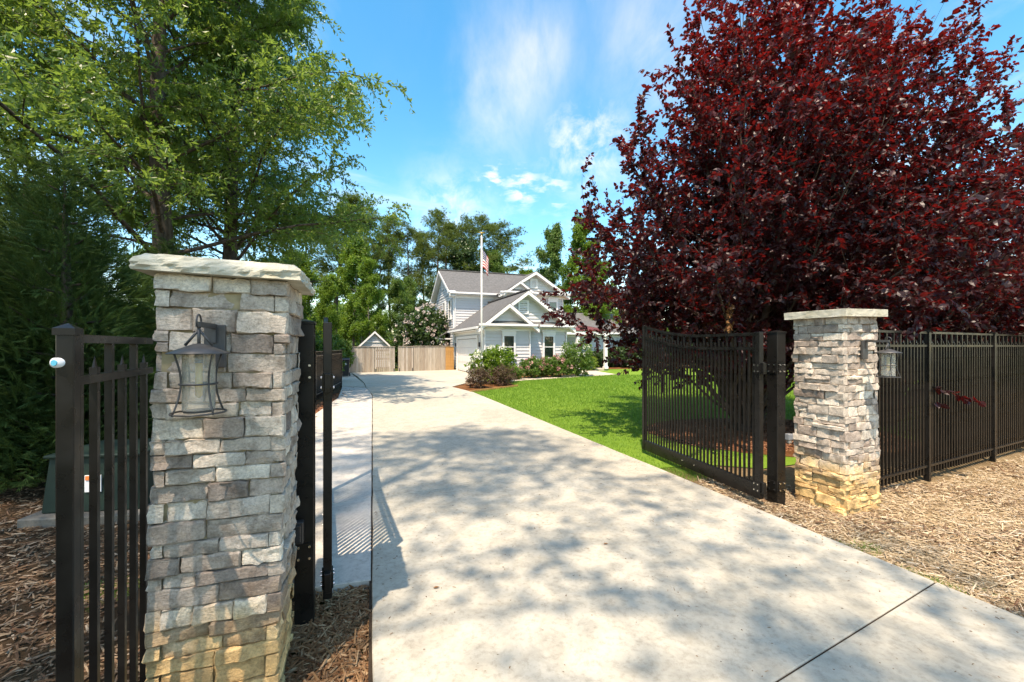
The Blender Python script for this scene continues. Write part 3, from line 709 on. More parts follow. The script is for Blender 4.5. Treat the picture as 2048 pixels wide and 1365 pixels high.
def onface(center, w, s, z): return Vector((center[0], center[1], 0)) + E1 * (s - w / 2) - E2 * (w / 2 + .006) + Vector((0, 0, z))
lantern(onface((-1.3885, 2.0845), .50, .265, 1.735), TH, 'curved frame glass lantern on the near left stone pillar')
lantern(onface((3.425, 4.495), .515, .245, 1.70), TH, 'curved frame glass lantern on the far right stone pillar')

# ------------------------------------------------------------------ metal fences and gates
def unit_box(name, d, z0=0.0):
    return MB().box((0, 0, z0 + d[2] / 2), d).mesh(name)
def spear(name, s, h):
    b = MB(); x = s / 2
    b.box((0, 0, h / 2 - .02), (s, s, h - .04))
    b.add([(-x, -x * .35, h - .04), (x, -x * .35, h - .04), (x, x * .35, h - .04), (-x, x * .35, h - .04), (0, 0, h)], [(0, 1, 4), (1, 2, 4), (2, 3, 4), (3, 0, 4)])
    b.box((0, 0, h - .045), (s * .8, s * 1.1, .012))
    return b.mesh(name)
def fence(name, pts, height, r2, r3, step, ps, label, post_s=.058, cap=True, first_post=True, last_post=True, foot=.07):
    """black picket fence along pts: tall pickets to the top rail, spear-topped ones between"""
    p0 = Vector(pts[0]); root = empty(name, p0, 0, label, 'fence', 'black metal picket fences')
    tall = unit_box('picket', (ps, ps, height - foot)); tall.materials.append(M['black'])
    short = spear('picket', ps, r2 + .075 - foot); short.materials.append(M['black'])
    k = 0
    for i in range(len(pts)):
        q = Vector(pts[i]) - p0
        if (i == 0 and not first_post) or (i == len(pts) - 1 and not last_post): continue
        t = (Vector(pts[min(i + 1, len(pts) - 1)]) - Vector(pts[max(0, i - 1)])); a = math.atan2(t.y, t.x)
        b = MB(); b.box((q.x, q.y, height / 2 - .03), (post_s, post_s, height + .06), a); po = b.build('post', M['black'], root, bevel=.003)
        if cap:
            s = post_s * .62; c = MB(); c.box((q.x, q.y, height + .008), (2 * s, 2 * s, .02), a)
            M3 = Matrix.Rotation(a, 3, 'Z'); vs = [M3 @ Vector((x, y, 0)) + Vector((q.x, q.y, height + .018)) for x, y in ((-s, -s), (s, -s), (s, s), (-s, s))] + [Vector((q.x, q.y, height + .034))]
            c.add(vs, [(0, 1, 4), (1, 2, 4), (2, 3, 4), (3, 0, 4)]); c.build('post_cap', M['black'], po)
    for i in range(len(pts) - 1):
        a, b = Vector(pts[i]) - p0, Vector(pts[i + 1]) - p0; t = b - a; L = t.length; ang = math.atan2(t.y, t.x); t.normalize()
        for z in (height - .012, r2, r3):
            MB().bar(a + Vector((0, 0, z)), b + Vector((0, 0, z)), .034, .026).build('rail', M['black'], root)
        n = int(L / step)
        for j in range(n):
            x = (j + .5) * L / n
            o = link('picket', tall if j % 2 == 0 else short, root); o.location = a + t * x + Vector((0, 0, foot)); o.rotation_euler = (0, 0, ang)
    return root
ang = math.radians(26); d26 = Vector((math.cos(ang), math.sin(ang), 0))
p1 = Vector((5.15, 5.27, 0)); p0 = p1 - d26 * 1.52; 
fence('metal_fence', [p0, p1, p1 + d26 * 2.02, p1 + d26 * 4.04, p1 + d26 * 6.06], 1.83, 1.655, .17, .077, .021, 'black picket fence running away right of the far stone pillar', first_post=False)
L0 = Vector((-1.318, 1.262, 0)); L1 = Vector((-1.60, 1.87, 0))
FL = fence('metal_fence', [L0, L1], 1.685, 1.545, .16, .098, .021, 'short black picket fence panel between near post and left stone pillar', .041, last_post=False)
# long fence beside the drive
dv = Vector((-.237, 1, 0)).normalized(); far = Vector((-6.95, 17.3, 0)); n_ = 5
fence('metal_fence', [far - dv * 2.42 * k for k in range(n_, -1, -1)], 1.5, 1.36, .2, .10, .025, 'long black picket fence along the left side of the driveway')

def gate_leaf(name, loc, ang, length, label, hz=1.78, curve=1):
    """hinge stile at the origin, leaf along local +x"""
    R = empty(name, loc, ang, label, 'gate', 'open driveway gate leaves')
    base = .06; S = .052
    f = lambda x: .17 * max(0, (x / length - .42) / .58) ** 1.7
    MB().box((0, 0, base + (1.80 - base) / 2), (.07, S, 1.80 - base)).build('stile', M['black'], R, bevel=.003)
    MB().box((length, 0, base + (hz + .17 + .02 - base) / 2), (.05, S, hz + .19 - base)).build('stile', M['black'], R, bevel=.003)
    MB().box((length / 2, 0, base + .075), (length - .06, S * .86, .15)).build('bottom_rail', M['black'], R, bevel=.003)
    n = 18
    for nm, z in (('top_rail', hz), ('upper_rail', hz - .155)):
        b = MB()
        for i in range(n):
            x0 = .035 + (length - .06) * i / n; x1 = .035 + (length - .06) * (i + 1) / n
            b.bar((x0, 0, z + f(x0)), (x1 + .002, 0, z + f(x1)), .034, .034)
        b.build(nm, M['black'], R)
    m = int((length - .06) / .064)
    for j in range(m):
        x = .035 + (length - .06) * (j + .5) / m; top = hz + f(x) - .004 if j % 2 == 0 else hz - .155 + f(x) + .07
        me = unit_box('picket', (.019, .019, top - base - .15)); o = link('picket', me, R, M['black']); o.location = (x, 0, base + .15)
    for z in (.18, 1.42):
        h = MB().box((-.055, 0, z), (.05, .04, .12)).build('hinge', M['black'], R, bevel=.003)
        MB().box((.0, 0, z), (.09, S + .014, .10)).build('hinge_strap', M['black'], h)
        for s in (-1, 1):
            for dz in (-.032, .032):
                for dx in (-.022, .026):
                    q = MB(); q.tube([(dx, s * (S / 2 + .006), z + dz), (dx, s * (S / 2 + .014), z + dz)], .0075, 8); q.build('bolt', M['steel'], h)
    for x in (length * .45, length * .56):
        q = MB(); q.tube([(x, -.025, base + .08), (x, -.036, base + .08)], .008, 8); q.build('bolt', M['steel'], R); q = MB(); q.tube([(x, .025, base + .08), (x, .036, base + .08)], .008, 8); q.build('bolt', M['steel'], R)
    return R
def gate_post(loc, rz, s, h, label, plates):
    R = empty('gate_post', loc, rz, label, 'gate post', 'black gate posts')
    MB().box((0, 0, h / 2 - .05), (s, s, h + .1)).build('shaft', M['black'], R, bevel=.004)
    c = s / 2 + .006; b = MB(); b.box((0, 0, h + .006), (2 * c, 2 * c, .016)); b.add([(-c, -c, h + .014), (c, -c, h + .014), (c, c, h + .014), (-c, c, h + .014), (0, 0, h + .03)], [(0, 1, 4), (1, 2, 4), (2, 3, 4), (3, 0, 4)]); b.build('cap', M['black'], R)
    for z in plates:
        for sx, sy in ((-1, 0), (0, -1)):
            p = MB().box((sx * (s / 2 + .003), sy * (s / 2 + .003), z), (.008 if sx else s * .8, .008 if sy else s * .8, .11)).build('hinge_plate', M['black'], R)
            for d1 in (-.03, .03):
                for dz in (-.035, .035):
                    a = Vector((sx * (s / 2 + .006), sy * (s / 2 + .006), z + dz)) + Vector((d1 if sy else 0, d1 if sx else 0, 0)); e = a + Vector((sx * .008, sy * .008, 0))
                    q = MB(); q.tube([a, e], .0075, 8); q.build('bolt', M['steel'], p)
    return R
gr = Vector((2.585, 4.45, 0)); gf = Vector((2.045, 6.56, 0)); gd = gf - gr
gate_leaf('driveway_gate', gr, math.atan2(gd.y, gd.x), gd.length, 'open black gate leaf with curved top by the right pillar')
gate_post((2.80, 4.505, 0), TH, .122, 1.79, 'thick black hinge post against the right stone pillar', (.18, 1.42))
gl = Vector((-1.172, 2.70, 0)); gld = Vector((-.405, .914, 0))
gate_leaf('driveway_gate', gl, math.atan2(gld.y, gld.x), 2.2, 'open black gate leaf seen edge on beside the left pillar')
gate_post((-1.258, 2.585, 0), TH, .105, 1.785, 'thick black hinge post just right of the near stone pillar', (.42, 1.5))

# gate hardware and small boxes
def box_thing(name, loc, rz, dims, mat, label, cat, extra=None):
    R = empty(name, loc, rz, label, cat)
    MB().box((0, 0, 0), dims).build('housing', mat, R, bevel=.006)
    if extra: extra(R)
    return R
def lid(R):
    MB().box((0, -.028, .0), (.085, .010, .125)).build('cover', M['dark_plastic'], R, bevel=.004)
box_thing('sensor_box', AT(597, 1065, 2.47), TH, (.055, .05, .13), M['dark_plastic'], 'small black sensor box on the left gate hinge post', 'sensor box', lambda R: MB().box((-.005, -.028, 0), (.04, .01, .10)).build('cover', M['dark_plastic'], R, bevel=.004))
box_thing('junction_box', AT(588, 1158, 2.56), TH, (.09, .07, .16), M['grey_plastic'], 'pale grey junction box between left pillar and hinge post', 'junction box', lambda R: MB().box((.0, 0, -.105), (.03, .03, .05)).build('conduit_fitting', M['dark_plastic'], R))
def lens(R):
    MB().box((0, -.026, 0), (.045, .006, .05)).build('lens', M['grey_plastic'], R, bevel=.003)
    MB().box((.0, .0, -.05), (.04, .03, .03)).build('bracket', M['steel'], R, bevel=.003)
box_thing('gate_sensor', AT(1578, 874, 4.36), TH, (.06, .05, .065), M['grey_plastic'], 'small grey gate sensor on the right hinge post', 'sensor', lens)
def photo_eye():
    # photocell on the near fence post, aimed to the left of the camera
    R = empty('photo_eye', L0 + Vector((-.004, -.022, 1.602)), 0, 'white ringed photo eye with cyan lens on the near fence post', 'photo eye')
    d = Vector((.02, -1, .0)).normalized(); a = d * -.03; e = d * .012
    MB().tube([a, e], .0145, 20).build('body', M['white_plastic'], R, True)
    MB().tube([e, e + d * .003], .0085, 20).build('lens', M['cyan'], R)
photo_eye()

def utility_box():
    R = empty('transformer_box', (-4.1, 4.45, 0), math.radians(8), 'dark green utility transformer box behind the left fence panel', 'utility box')
    b = MB(); w, d, h = .84, .75, .58
    b.add([(-w / 2, -d / 2, .06), (w / 2, -d / 2, .06), (w / 2, d / 2, .06), (-w / 2, d / 2, .06), (-w / 2 + .03, -d / 2 + .05, h), (w / 2 - .03, -d / 2 + .05, h), (w / 2 - .03, d / 2, h), (-w / 2 + .03, d / 2, h)],
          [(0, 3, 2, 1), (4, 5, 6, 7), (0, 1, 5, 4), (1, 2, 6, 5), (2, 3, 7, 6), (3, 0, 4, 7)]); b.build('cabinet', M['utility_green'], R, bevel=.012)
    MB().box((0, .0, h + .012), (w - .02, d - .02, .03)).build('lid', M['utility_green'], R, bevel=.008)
    s = MB().box((.02, -d / 2 + .008, .33), (.14, .012, .16)); s.build('warning_sticker', M['white_plastic'], R)
    MB().box((.02, -d / 2 + .0, .385), (.12, .012, .04)).build('sticker_band', M['orange'], R)
    p = MB().box((-4.1, 4.43, .0), (1.02, .95, .12), math.radians(8)).build('concrete_pad', M['shaded_concrete'], bevel=.01)
    tag(p, 'low concrete pad under the green transformer box', 'pad')
utility_box()

# ------------------------------------------------------------------ the house (local x along the front, y into the depth)
HK = Vector((-1.53, 23.2, 0.0))
def house():
    R = empty('house', HK, TH, 'pale grey clapboard house with grey shingle roofs and white gables', 'house')
    lap = .185
    def siding(axis, c, prof, z0, z1, out, name='wall'):
        """lapped boards; axis 'x': wall along x at y = c, axis 'y': wall along y at x = c; prof(z) -> (from, to); out = outward sign"""
        b = MB(); z = z0
        def P(t, o, zz): return (t, c + out * o, zz) if axis == 'x' else (c + out * o, t, zz)
        while z < z1 - .01:
            zt = min(z + lap, z1); a0, a1 = prof(z); b0, b1 = prof(zt)
            if a1 - a0 < .05: break
            b.add([P(a0, .044, z), P(a1, .044, z), P(b1, .006, zt), P(b0, .006, zt), P(a0, .0, z), P(a1, .0, z)], [(0, 1, 2, 3), (4, 5, 1, 0)])
            z += lap
        # solid behind
        a0, a1 = prof(z0); t0, t1 = prof(z1)
        q = [P(a0, 0, z0), P(a1, 0, z0), P(t1, 0, z1), P(t0, 0, z1)]; b.add(q + [tuple(Vector(p) - Vector(P(0, .12, 0)) + Vector(P(0, 0, 0))) for p in q], [(0, 1, 2, 3), (7, 6, 5, 4), (0, 4, 5, 1), (2, 6, 7, 3), (1, 5, 6, 2), (0, 3, 7, 4)])
        return b.build(name, M['siding'], R)
    def trim(a, c, w=.1, d=.05, name='trim_board', up=Vector((0, 0, 1))):
        return MB().bar(a, c, w, d, up).build(name, M['trim'], R)
    def window(axis, c, t, zc, w, h, out, crown=True, curtain=True):
        W = empty('window', (0, 0, 0)); W.parent = R
        if axis == 'x': W.location = (t, c, zc); W.rotation_euler = (0, 0, 0 if out < 0 else math.pi)
        else: W.location = (c, t, zc); W.rotation_euler = (0, 0, -math.pi / 2 if out < 0 else math.pi / 2)
        MB().box((0, -.035, 0), (w, .012, h)).build('backing', M['dark_room'], W)
        if curtain:
            b = MB(); n = 36; xs = np.linspace(-w / 2 + .03, w / 2 - .03, n)
            vs = [(x, -.055 + .010 * math.sin(i * 1.25), z) for i, x in enumerate(xs) for z in (-h / 2 + .02, h / 2 - .02)]
            b.add(vs, [(2 * i, 2 * i + 2, 2 * i + 3, 2 * i + 1) for i in range(n - 1)]); b.build('curtain', M['curtain'], W)
        for k, s in enumerate((-1, 1)):
            MB().box((0, -.075 - .012 * k, s * h / 4), (w - .02, .006, h / 2 - .02)).build('pane', M['glass'], W)
        f = MB()
        for s in (-1, 1): f.box((s * (w / 2 + .045), -.06, 0), (.10, .12, h + .02)); 
        f.box((0, -.06, h / 2 + .06), (w + .2, .122, .11)); f.build('frame', M['trim'], W)
        MB().box((0, -.095, 0), (w, .04, .045)).build('meeting_rail', M['trim'], W)
        MB().box((0, -.085, -h / 2 - .04), (w + .26, .18, .07)).build('sill', M['trim'], W)
        if crown:
            q = MB(); q.box((0, -.075, h / 2 + .20), (w + .24, .15, .17)); q.box((0, -.10, h / 2 + .315), (w + .40, .22, .06)); q.build('crown', M['trim'], W)
        return W
    def vent(axis, c, t, zc, w, h):
        V = empty('gable_vent', (0, 0, 0)); V.parent = R
        V.location = (t, c, zc) if axis == 'x' else (c, t, zc); V.rotation_euler = (0, 0, 0 if axis == 'x' else -math.pi / 2)
        f = MB(); 
        for s in (-1, 1): f.box((s * (w / 2 + .04), -.05, 0), (.09, .10, h + .17)); f.box((0, -.05, s * (h / 2 + .045)), (w, .10, .08))
        f.build('frame', M['trim'], V); MB().box((0, -.034, 0), (w, .008, h)).build('backing', M['dark_room'], V)
        n = 6
        for i in range(n): MB().box((0, -.06, -h / 2 + h * (i + .5) / n), (w, .05, h / n * .62), m=Matrix.Rotation(math.radians(-35), 3, 'X')).build('slat', M['trim'], V)
    def roof_plane(pts, name='roof', mat='shingle', t=.10):
        q = [Vector(p) for p in pts]; n = (q[1] - q[0]).cross(q[2] - q[0]).normalized()
        if n.z < 0: n = -n
        return MB().slab(q, t, n).build(name, M[mat], R)
    def rake(a, c, out, w=.20, under=True):
        """white board under the sloping roof edge from eave a to ridge c, plus soffit going back by out (vector)"""
        d = Vector((0, 0, -.13)); a, c = Vector(a), Vector(c); t = (c - a); 
        n = Vector(out).normalized()
        q = [a + Vector((0, 0, -.05)), c + Vector((0, 0, -.05)), c + Vector((0, 0, -.05 - w)), a + Vector((0, 0, -.05 - w))]
        MB().slab(q, .035, -n if False else n).build('rake_board', M['trim'], R)
        b = q[3] + Vector((0, 0, .04)); e = q[2] + Vector((0, 0, .04)); o = Vector(out)
        q2 = [b, e, e + o, b + o]; MB().slab(q2, .03, (0, 0, 1)).build('soffit', M['trim'], R)
    def eave(a, c, out, w=.12):
        """gutter and soffit along an eave from a to c; out: vector from the gutter back to the wall"""
        a, c, o = Vector(a), Vector(c), Vector(out)
        MB().bar(a + Vector((0, 0, -.05)) - o.normalized() * .05, c + Vector((0, 0, -.05)) - o.normalized() * .05, .10, w).build('gutter', M['trim'], R)
        z = Vector((0, 0, -.14)); MB().slab([a + z, c + z, c + z + o, a + z + o], .03, (0, 0, 1)).build('soffit', M['trim'], R)
        MB().bar(a + o + Vector((0, 0, -.26)) - o.normalized() * .03, c + o + Vector((0, 0, -.26)) - o.normalized() * .03, .04, .22).build('frieze', M['trim'], R)
    OH = .40
    # --- garage wing
    E = 2.87; W = 5.16; J = 2.72; RX = 2.58; RZ = 4.72; YB = 7.5; j = .28
    siding('x', 0, lambda z: (0, J), .12, E, -1); siding('x', j, lambda z: (J, W), .12, E, -1)
    siding('y', 0, lambda z: (0, YB), .12, E, -1); siding('y', W, lambda z: (j, YB), .12, E, 1)
    for x, y in ((.03, -.03), (J - .03, -.03), (W - .03, j - .03), (J + .05, j - .03)): trim((x, y, .08), (x, y, E), .12, .06)
    trim((-.03, .05, .08), (-.03, .05, E), .06, .12)
    MB().box((W / 2 - .0, YB / 2 + .15, .03), (W - .1, YB - .2, .2)).build('foundation', M['mortar'], R)
    slope = (RZ - E) / RX
    # roof planes: ridge along y at RX
    le = (-OH, E - slope * OH + .10); re = (2 * RX + OH, E - slope * OH + .10)
    roof_plane([(le[0], -OH + j, le[1]), (RX, -OH + j, RZ + .1), (RX, YB, RZ + .1), (le[0], YB, le[1])])
    roof_plane([(RX, -OH + j, RZ + .1), (re[0], -OH + j, re[1]), (re[0], YB, re[1]), (RX, YB, RZ + .1)])
    siding('x', j, lambda z: (RX - (RZ - z) / slope, RX + (RZ - z) / slope), E, RZ - .05, -1, 'gable_wall')
    rake((re[0], -OH + j, re[1]), (RX, -OH + j, RZ + .1), (0, OH, 0)); rake((le[0], -OH + j, le[1]), (RX, -OH + j, RZ + .1), (0, OH, 0))
    # small gable on the projecting half
    SX = 1.36; SZ = 3.93
    sl2 = (SZ - E) / (SX + .0)
    a0 = SX - (SX + OH); a1 = SX + SX + OH; ez = E - sl2 * OH + .10; back = 2.2
    roof_plane([(a0, -OH, ez), (SX, -OH, SZ + .1), (SX, back, SZ + .1), (a0, back, ez)]); roof_plane([(SX, -OH, SZ + .1), (a1, -OH, ez), (a1, back, ez), (SX, back, SZ + .1)])
    siding('x', 0, lambda z: (SX - (SZ - z) / sl2, SX + (SZ - z) / sl2), E, SZ - .05, -1, 'gable_wall')
    rake((a0, -OH, ez), (SX, -OH, SZ + .1), (0, OH, 0)); rake((a1, -OH, ez), (SX, -OH, SZ + .1), (0, OH, 0))
    # shingled skirts under both gables
    roof_plane([(a0 + .15, -OH - .02, E - .02), (a1 - .15, -OH - .02, E - .02), (a1 - .25, 0, E + .20), (a0 + .25, 0, E + .20)], 'skirt_roof', t=.04)
    roof_plane([(J + .3, -OH + j - .02, E - .02), (2 * RX + OH - .1, -OH + j - .02, E - .02), (2 * RX + OH - .2, j, E + .20), (J + .3, j, E + .20)], 'skirt_roof', t=.04)
    eave((a0, -OH, E), (a1 - .1, -OH, E), (0, OH, 0)); eave((a1 + .12, -OH + j, E), (2 * RX + OH, -OH + j, E), (0, OH, 0))
    eave((-OH, -OH + .1, le[1] + .03), (-OH, YB, le[1] + .03), (OH, 0, 0))
    vent('x', j, RX - .18, 3.88, .46, .62)
    window('x', 0, 1.42, 1.61, .58, 1.20, -1); window('x', j, 3.98, 1.61, .58, 1.20, -1)
    # garage door
    D = empty('garage_door', (0, 0, 0)); D.parent = R
    for r in range(4):
        MB().box((-.055, 3.7, .06 + .505 * (r + .5)), (.045, 5.0, .495)).build('door_panel', M['garage'], D, bevel=.01)
        for c in range(8): MB().box((-.082, 1.5 + .625 * c, .06 + .505 * (r + .5)), (.012, .46, .30)).build('raised_panel', M['garage'], D, bevel=.005)
    f = MB(); f.box((-.07, 1.1, 1.07), (.10, .16, 2.14)); f.box((-.07, 6.3, 1.07), (.10, .16, 2.14)); f.box((-.07, 3.7, 2.2), (.102, 5.36, .16)); f.build('door_frame', M['trim'], D)
    for y in (.62, 6.75):
        L_ = MB(); L_.box((-.09, y, 1.75), (.10, .10, .26)); L_.build('garage_light', M['iron'], R, bevel=.01)
    MB().tube([(-.45, .15, 2.72), (-.35, .15, 2.55), (-.10, .10, 2.40), (-.08, .10, .12)], .045, 8).build('downspout', M['trim'], R, True)
    MB().tube([(-.08, 7.2, 2.6), (-.08, 7.2, .12)], .045, 8).build('downspout', M['trim'], R, True)
    # --- two storey part
    Z2 = 5.55; Y1, Y2 = 7.5, 15.5; YM = (Y1 + Y2) / 2; RZ2 = 7.62; X2 = 8.06
    s2 = (RZ2 - Z2) / (YM - Y1)
    siding('x', Y1, lambda z: (0, X2), .12, Z2, -1); siding('y', 0, lambda z: (Y1, Y2), .12, Z2, -1)
    siding('y', 0, lambda z: (YM - (RZ2 - z) / s2, YM + (RZ2 - z) / s2), Z2, RZ2 - .05, -1, 'gable_wall')
    siding('y', X2, lambda z: (Y1, Y2), .12, Z2, 1); siding('x', Y2, lambda z: (0, X2), .12, Z2, 1)
    trim((.03, Y1 - .03, 2.5), (.03, Y1 - .03, Z2), .12, .06); trim((-.03, Y1 + .05, 2.0), (-.03, Y1 + .05, Z2), .06, .12)
    ez2 = Z2 - s2 * OH + .1
    roof_plane([(-OH, Y1 - OH, ez2), (X2 + OH, Y1 - OH, ez2), (X2 + OH, YM, RZ2 + .1), (-OH, YM, RZ2 + .1)])
    roof_plane([(-OH, YM, RZ2 + .1), (X2 + OH, YM, RZ2 + .1), (X2 + OH, Y2 + OH, ez2), (-OH, Y2 + OH, ez2)])
    MB().bar((-OH, YM, RZ2 + .13), (X2 + OH, YM, RZ2 + .13), .25, .06).build('ridge_cap', M['shingle'], R)
    MB().bar((RX, -OH + j, RZ + .13), (RX, YB, RZ + .13), .25, .06).build('ridge_cap', M['shingle'], R)
    rake((-OH, Y1 - OH, ez2), (-OH, YM, RZ2 + .1), (OH, 0, 0)); rake((-OH, Y2 + OH, ez2), (-OH, YM, RZ2 + .1), (OH, 0, 0))
    eave((-OH, Y1 - OH, ez2 + .03), (3.36, Y1 - OH, ez2 + .03), (0, OH, 0))
    MB().box((-.25, Y1 - .05, Z2 - .05), (.45, .75, .12)).build('eave_return', M['trim'], R); MB().box((-.25, Y2 + .05, Z2 - .05), (.45, .75, .12)).build('eave_return', M['trim'], R)
    window('y', 0, 8.75, 4.35, .62, 1.35, -1, False); window('y', 0, 10.9, 4.35, .62, 1.35, -1, False)
    vent('y', 0, YM, 6.55, .4, .6)
    # projecting front with cross gable
    YF = 6.5; xa, xb, xm = 3.38, 8.06, 5.72; gz = 7.02; s3 = (gz - Z2) / (xm - xa)
    siding('x', YF, lambda z: (xa, xb), 2.6, Z2, -1); siding('y', xa, lambda z: (YF, Y1), 2.6, Z2, -1); siding('y', xb, lambda z: (YF, Y1), .1, Z2, 1)
    siding('x', YF, lambda z: (xm - (gz - z) / s3, xm + (gz - z) / s3), Z2, gz - .05, -1, 'gable_wall')
    trim((xa + .03, YF - .03, 2.6), (xa + .03, YF - .03, Z2), .12, .06); trim((xb - .03, YF - .03, .1), (xb - .03, YF - .03, Z2), .12, .06)
    g0 = (xa - OH, Z2 - s3 * OH + .1); g1 = (xb + OH, Z2 - s3 * OH + .1)
    roof_plane([(g0[0], YF - OH, g0[1]), (xm, YF - OH, gz + .1), (xm, YM, gz + .1), (g0[0], YM, g0[1])]); roof_plane([(xm, YF - OH, gz + .1), (g1[0], YF - OH, g1[1]), (g1[0], YM, g1[1]), (xm, YM, gz + .1)])
    rake((g0[0], YF - OH, g0[1]), (xm, YF - OH, gz + .1), (0, OH, 0)); rake((g1[0], YF - OH, g1[1]), (xm, YF - OH, gz + .1), (0, OH, 0))
    roof_plane([(g0[0] + .1, YF - OH - .02, Z2 - .02), (g1[0] - .1, YF - OH - .02, Z2 - .02), (g1[0] - .2, YF, Z2 + .2), (g0[0] + .2, YF, Z2 + .2)], 'skirt_roof', t=.04)
    eave((g0[0], YF - OH, Z2), (g1[0], YF - OH, Z2), (0, OH, 0))
    sm = 4.42; sh = .98; sz = 6.24; yf = YF - .32; s4 = (sz - Z2) / sh
    b0 = (sm - sh - .25, Z2 - s4 * .25 + .08); b1 = (sm + sh + .25, Z2 - s4 * .25 + .08)
    roof_plane([(b0[0], yf - .3, b0[1]), (sm, yf - .3, sz + .08), (sm, YF + 1, sz + .08), (b0[0], YF + 1, b0[1])], t=.08); roof_plane([(sm, yf - .3, sz + .08), (b1[0], yf - .3, b1[1]), (b1[0], YF + 1, b1[1]), (sm, YF + 1, sz + .08)], t=.08)
    siding('x', yf, lambda z: (sm - (sz - z) / s4, sm + (sz - z) / s4), Z2, sz - .05, -1, 'gable_wall'); siding('x', yf, lambda z: (sm - sh, sm + sh), 4.4, Z2, -1)
    rake((b0[0], yf - .3, b0[1]), (sm, yf - .3, sz + .08), (0, .3, 0), .15); rake((b1[0], yf - .3, b1[1]), (sm, yf - .3, sz + .08), (0, .3, 0), .15)
    roof_plane([(b0[0] + .05, yf - .32, Z2 - .02), (b1[0] - .05, yf - .32, Z2 - .02), (b1[0] - .15, yf, Z2 + .16), (b0[0] + .15, yf, Z2 + .16)], 'skirt_roof', t=.04)
    eave((b0[0], yf - .3, Z2), (b1[0], yf - .3, Z2), (0, .3, 0))
    vent('x', YF, xm - .05, 6.25, .40, .52); window('x', YF, 7.2, 4.25, .60, 1.35, -1)
    # --- single storey wing and porch on the right
    siding('x', 6.9, lambda z: (xb, 16.0), .12, 2.75, -1); siding('y', 16.0, lambda z: (6.9, 14), .12, 2.75, 1)
    roof_plane([(xb + .02, 6.4, 2.7), (16.5, 6.4, 2.7), (16.5, 11, 4.6), (xb + .02, 11, 4.6)]); roof_plane([(xb + .02, 11, 4.6), (16.5, 11, 4.6), (16.5, 15, 2.9), (xb + .02, 15, 2.9)])
    eave((xb + .1, 6.4, 2.72), (16.5, 6.4, 2.72), (0, .5, 0))
    roof_plane([(W + .15, 2.6, 2.72), (9.6, 2.6, 2.72), (9.6, 6.45, 3.25), (W + .15, 6.45, 3.25)], 'porch_roof', 'red_roof', .07)
    rib = MB()
    for k in range(11): x = W + .3 + .42 * k; rib.bar((x, 2.6, 2.735), (x, 6.45, 3.265), .03, .03)
    rib.build('roof_seams', M['red_roof'], R)
    MB().box((7.35, 2.72, 2.56), (4.5, .16, .26)).build('porch_beam', M['trim'], R)
    for x in (5.45, 7.25, 9.4):
        c = MB(); c.box((x, 2.72, 1.3), (.2, .2, 2.3)); c.box((x, 2.72, .2), (.28, .28, .16)); c.box((x, 2.72, 2.38), (.28, .28, .1)); c.build('porch_column', M['trim'], R)
    MB().box((7.3, 4.6, .06), (4.5, 3.8, .14)).build('porch_floor', M['path_concrete'], R)
    dd = empty('front_door', (6.3, 6.45, 1.15)); dd.parent = R
    MB().box((0, -.04, 0), (.95, .06, 2.05)).build('leaf', M['dark_room'], dd); f = MB(); f.box((-.54, -.05, .03), (.12, .1, 2.14)); f.box((.54, -.05, .03), (.12, .1, 2.14)); f.box((0, -.05, 1.09), (1.2, .1, .12)); f.build('door_frame', M['trim'], dd)
    window('x', 6.45, 7.6, 1.45, .7, 1.4, -1, False)
    # bracketed canopy on the side wall
    roof_plane([(-1.15, 8.6, 2.25), (-1.15, 11.2, 2.25), (-.05, 11.2, 2.85), (-.05, 8.6, 2.85)], 'canopy_roof', t=.06)
    eave((-1.1, 8.6, 2.27), (-1.1, 11.2, 2.27), (.3, 0, 0), .10)
    for y in (8.75, 11.05):
        MB().bar((-.9, y, 2.15), (-.08, y, 1.45), .09, .09).build('bracket', M['trim'], R); MB().bar((-1.0, y, 2.2), (-.02, y, 2.2), .09, .09).build('bracket_arm', M['trim'], R)
    MB().box((-.06, 9.9, 1.05), (.07, .9, 2.0)).build('side_door', M['curtain'], R)
    return R
house()

def shed():
    c = AT(749.5, 693, 32.5); R = empty('garden_shed', (c.x, c.y, 0), TH, 'small white gabled shed rising behind the wooden gate', 'shed')
    w, e, a, d = 2.35, 1.60, 2.72, 3.0; b = MB()
    z = 0.0
    while z < a - .05:
        h = .16; hw = lambda q: w / 2 if q < e else w / 2 * max(0, (a - q) / (a - e)); t = min(z + h, a)
        b.add([(-hw(z), -.03, z), (hw(z), -.03, z), (hw(t), -.006, t), (-hw(t), -.006, t), (-hw(z), 0, z), (hw(z), 0, z)], [(0, 1, 2, 3), (4, 5, 1, 0)]); z += h
    b.add([(-w / 2, 0, 0), (w / 2, 0, 0), (w / 2, 0, e), (0, 0, a), (-w / 2, 0, e), (-w / 2, d, 0), (w / 2, d, 0), (w / 2, d, e), (0, d, a), (-w / 2, d, e)], [(0, 1, 2, 3, 4), (9, 8, 7, 6, 5), (1, 6, 7, 2), (0, 4, 9, 5)])
    b.build('wall', M['siding'], R)
    for s in (-1, 1):
        MB().slab([(s * (w / 2 + .18), -.2, e - .10), (0, -.2, a + .1), (0, d + .1, a + .1), (s * (w / 2 + .18), d + .1, e - .10)], .07, (s * .6, 0, .8)).build('roof', M['shingle'], R)
        MB().slab([(s * (w / 2 + .18), -.22, e - .12), (0, -.22, a + .08), (0, -.22, a - .08), (s * (w / 2 + .18), -.22, e - .27)], .03, (0, 1, 0)).build('rake_board', M['trim'], R)
    MB().box((0, -.05, 1.98), (1.35, .06, .08)).build('trim_board', M['trim'], R)
shed()

